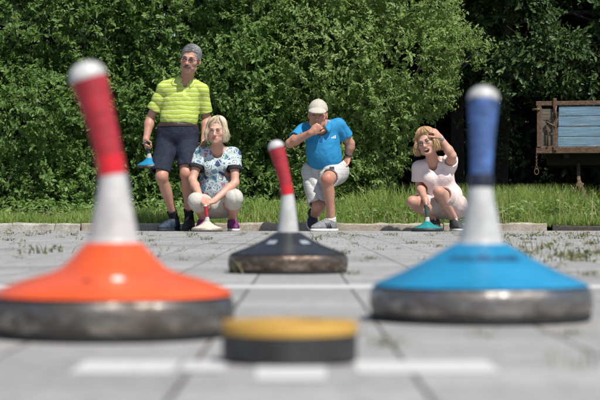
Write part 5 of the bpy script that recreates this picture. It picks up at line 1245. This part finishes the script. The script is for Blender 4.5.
B.mesh('body', SKIN, pd, 0.0048, base=FAIR); H.features(pd, BROWB, 0.4); H.glasses(pd, thick=0.0014, hh=0.014)
m = MB(); m.tube([H.p(-0.016, -0.098, -0.0655), H.p(0, -0.104, -0.0645), H.p(0.016, -0.098, -0.0655)], np.array([0.003, 0.0045, 0.003]) * H.s, 8); m.build('teeth', WHITEP, pd)
S = Shape(); S.ell(H.p(0, 0.020, 0.038), np.array((0.082, 0.104, 0.094)) * H.s, H.R, 0.01)
for sx in (-1, 1): S.cone(H.p(sx * 0.074, 0.012, 0.02), H.p(sx * 0.072, 0.014, -0.055), 0.022, 0.014, 0.03)
S.cone(H.p(0, 0.07, 0.0), H.p(0, 0.060, -0.075), 0.054, 0.042, 0.03); S.ell(H.p(0.0, -0.10, -0.030), np.array((0.061, 0.092, 0.117)) * H.s, H.R, 0.012, 'sub')
hair_tubes(H, pd, GOLD, bob(H, 51, 4600, 0.125, part=0.012, fringe=0.95, wild=2.2, volume=0.018, curl=0.004, wispy=0.35), 0.0012, 'hair', S)
S = Shape(); S.ell(P(436.5, 178, 0.03), (0.162, 0.118, 0.165), None, 0.05); S.ell(P(443.5, 195, 0.09), (0.175, 0.145, 0.14), None, 0.06); S.ell(P(428, 178, -0.06), (0.06, 0.05, 0.06), None, 0.04); S.ell(P(443, 177, -0.06), (0.06, 0.05, 0.06), None, 0.04)
S.cone(nb + (0, 0.012, -0.02), shL, 0.052, 0.055, 0.05); S.cone(nb + (0, 0.012, -0.018), shR, 0.060, 0.060, 0.05)
seL = shL + (elL - shL) * 0.70; seR = shR + (elR - shR) * 0.50
for sh, se, el in ((shL, seL, elL), (shR, seR, elR)): S.cone(sh, se + (se - sh) * 0.35, 0.057, 0.066, 0.035); S.cut(se, el - sh, (se + (el - sh) * 0.2, 0.10)); S.cone(se - (el - sh) * 0.1, se + (el - sh) * 0.3, 0.052, 0.056, 0.003, 'sub')
S.cut(P(443, 203, 0), (0.1, 0.25, -1)); S.cone(nb + (0, -0.02, -0.03), nb + (-0.02, -0.05, 0.10), 0.058, 0.08, 0.008, 'sub'); S.ell(nb + (-0.01, -0.085, -0.035), (0.050, 0.06, 0.055), None, 0.006, 'sub')
S.mesh('tee_shirt', PINK, pd, 0.0055, 0.006, folds(0.012, 18, 54, (0.8, 0.3, 0.8)))
S = Shape(); S.ell(P(449, 205, 0.13), (0.182, 0.16, 0.125), None, 0.05)
for hp, kn, f_ in ((hpL, knL, 0.72), (hpR, knR, 0.72)):
    e = hp + (kn - hp) * f_; S.cone(hp, e + (kn - hp) * 0.1, 0.102, 0.082, 0.05); S.cut(e, kn - hp, (e + (kn - hp) * 0.25, 0.125)); S.cone(e - (kn - hp) * 0.05, e + (kn - hp) * 0.3, 0.072, 0.07, 0.003, 'sub')
S.mesh('shorts', PINKS, pd, 0.0055, 0.005, folds(0.011, 20, 64, (0.6, 0.6, 0.4)))
sock(pd, anR + (0, 0, -0.025), knR - anR, BLACKC, 0.040, 0.040, foot=(0.015, -0.085, -0.045)); sock(pd, anL + (0, 0, -0.025), knL - anL, BLACKC, 0.040, 0.040, foot=(-0.01, -0.085, -0.045))
shoe(pd, P(453.5, 231, 0.05), P(458.5, 231, -0.20), SHOED, SOLEW, lacemat=SOLEW, s=0.97, stripes=None); shoe(pd, P(436, 231, 0.10), P(434, 231, -0.15), SHOED, SOLEW, lacemat=SOLEW, s=0.95)
band_round(pd, 'wristwatch', wrR - norm(wrR - elR) * 0.02, wrR - elR, 0.0285, WATCH, 0.017, WFACE, (0.3, -1, 0.2))
loc = np.array(pd.location) + P(424, 231, -0.40); loc[2] = 0
small_stock('teal ice stock standing before the woman in pale pink', tuple(loc), TEAL, plain('dark_teal_grip', (0.03, 0.06, 0.06), 0.6), ring=worn_metal('dark_ring', (0.02, 0.03, 0.03), (0.07, 0.08, 0.08), (0.16, 0.17, 0.17), 0.4), r=0.145, kmat=NAVY_P)
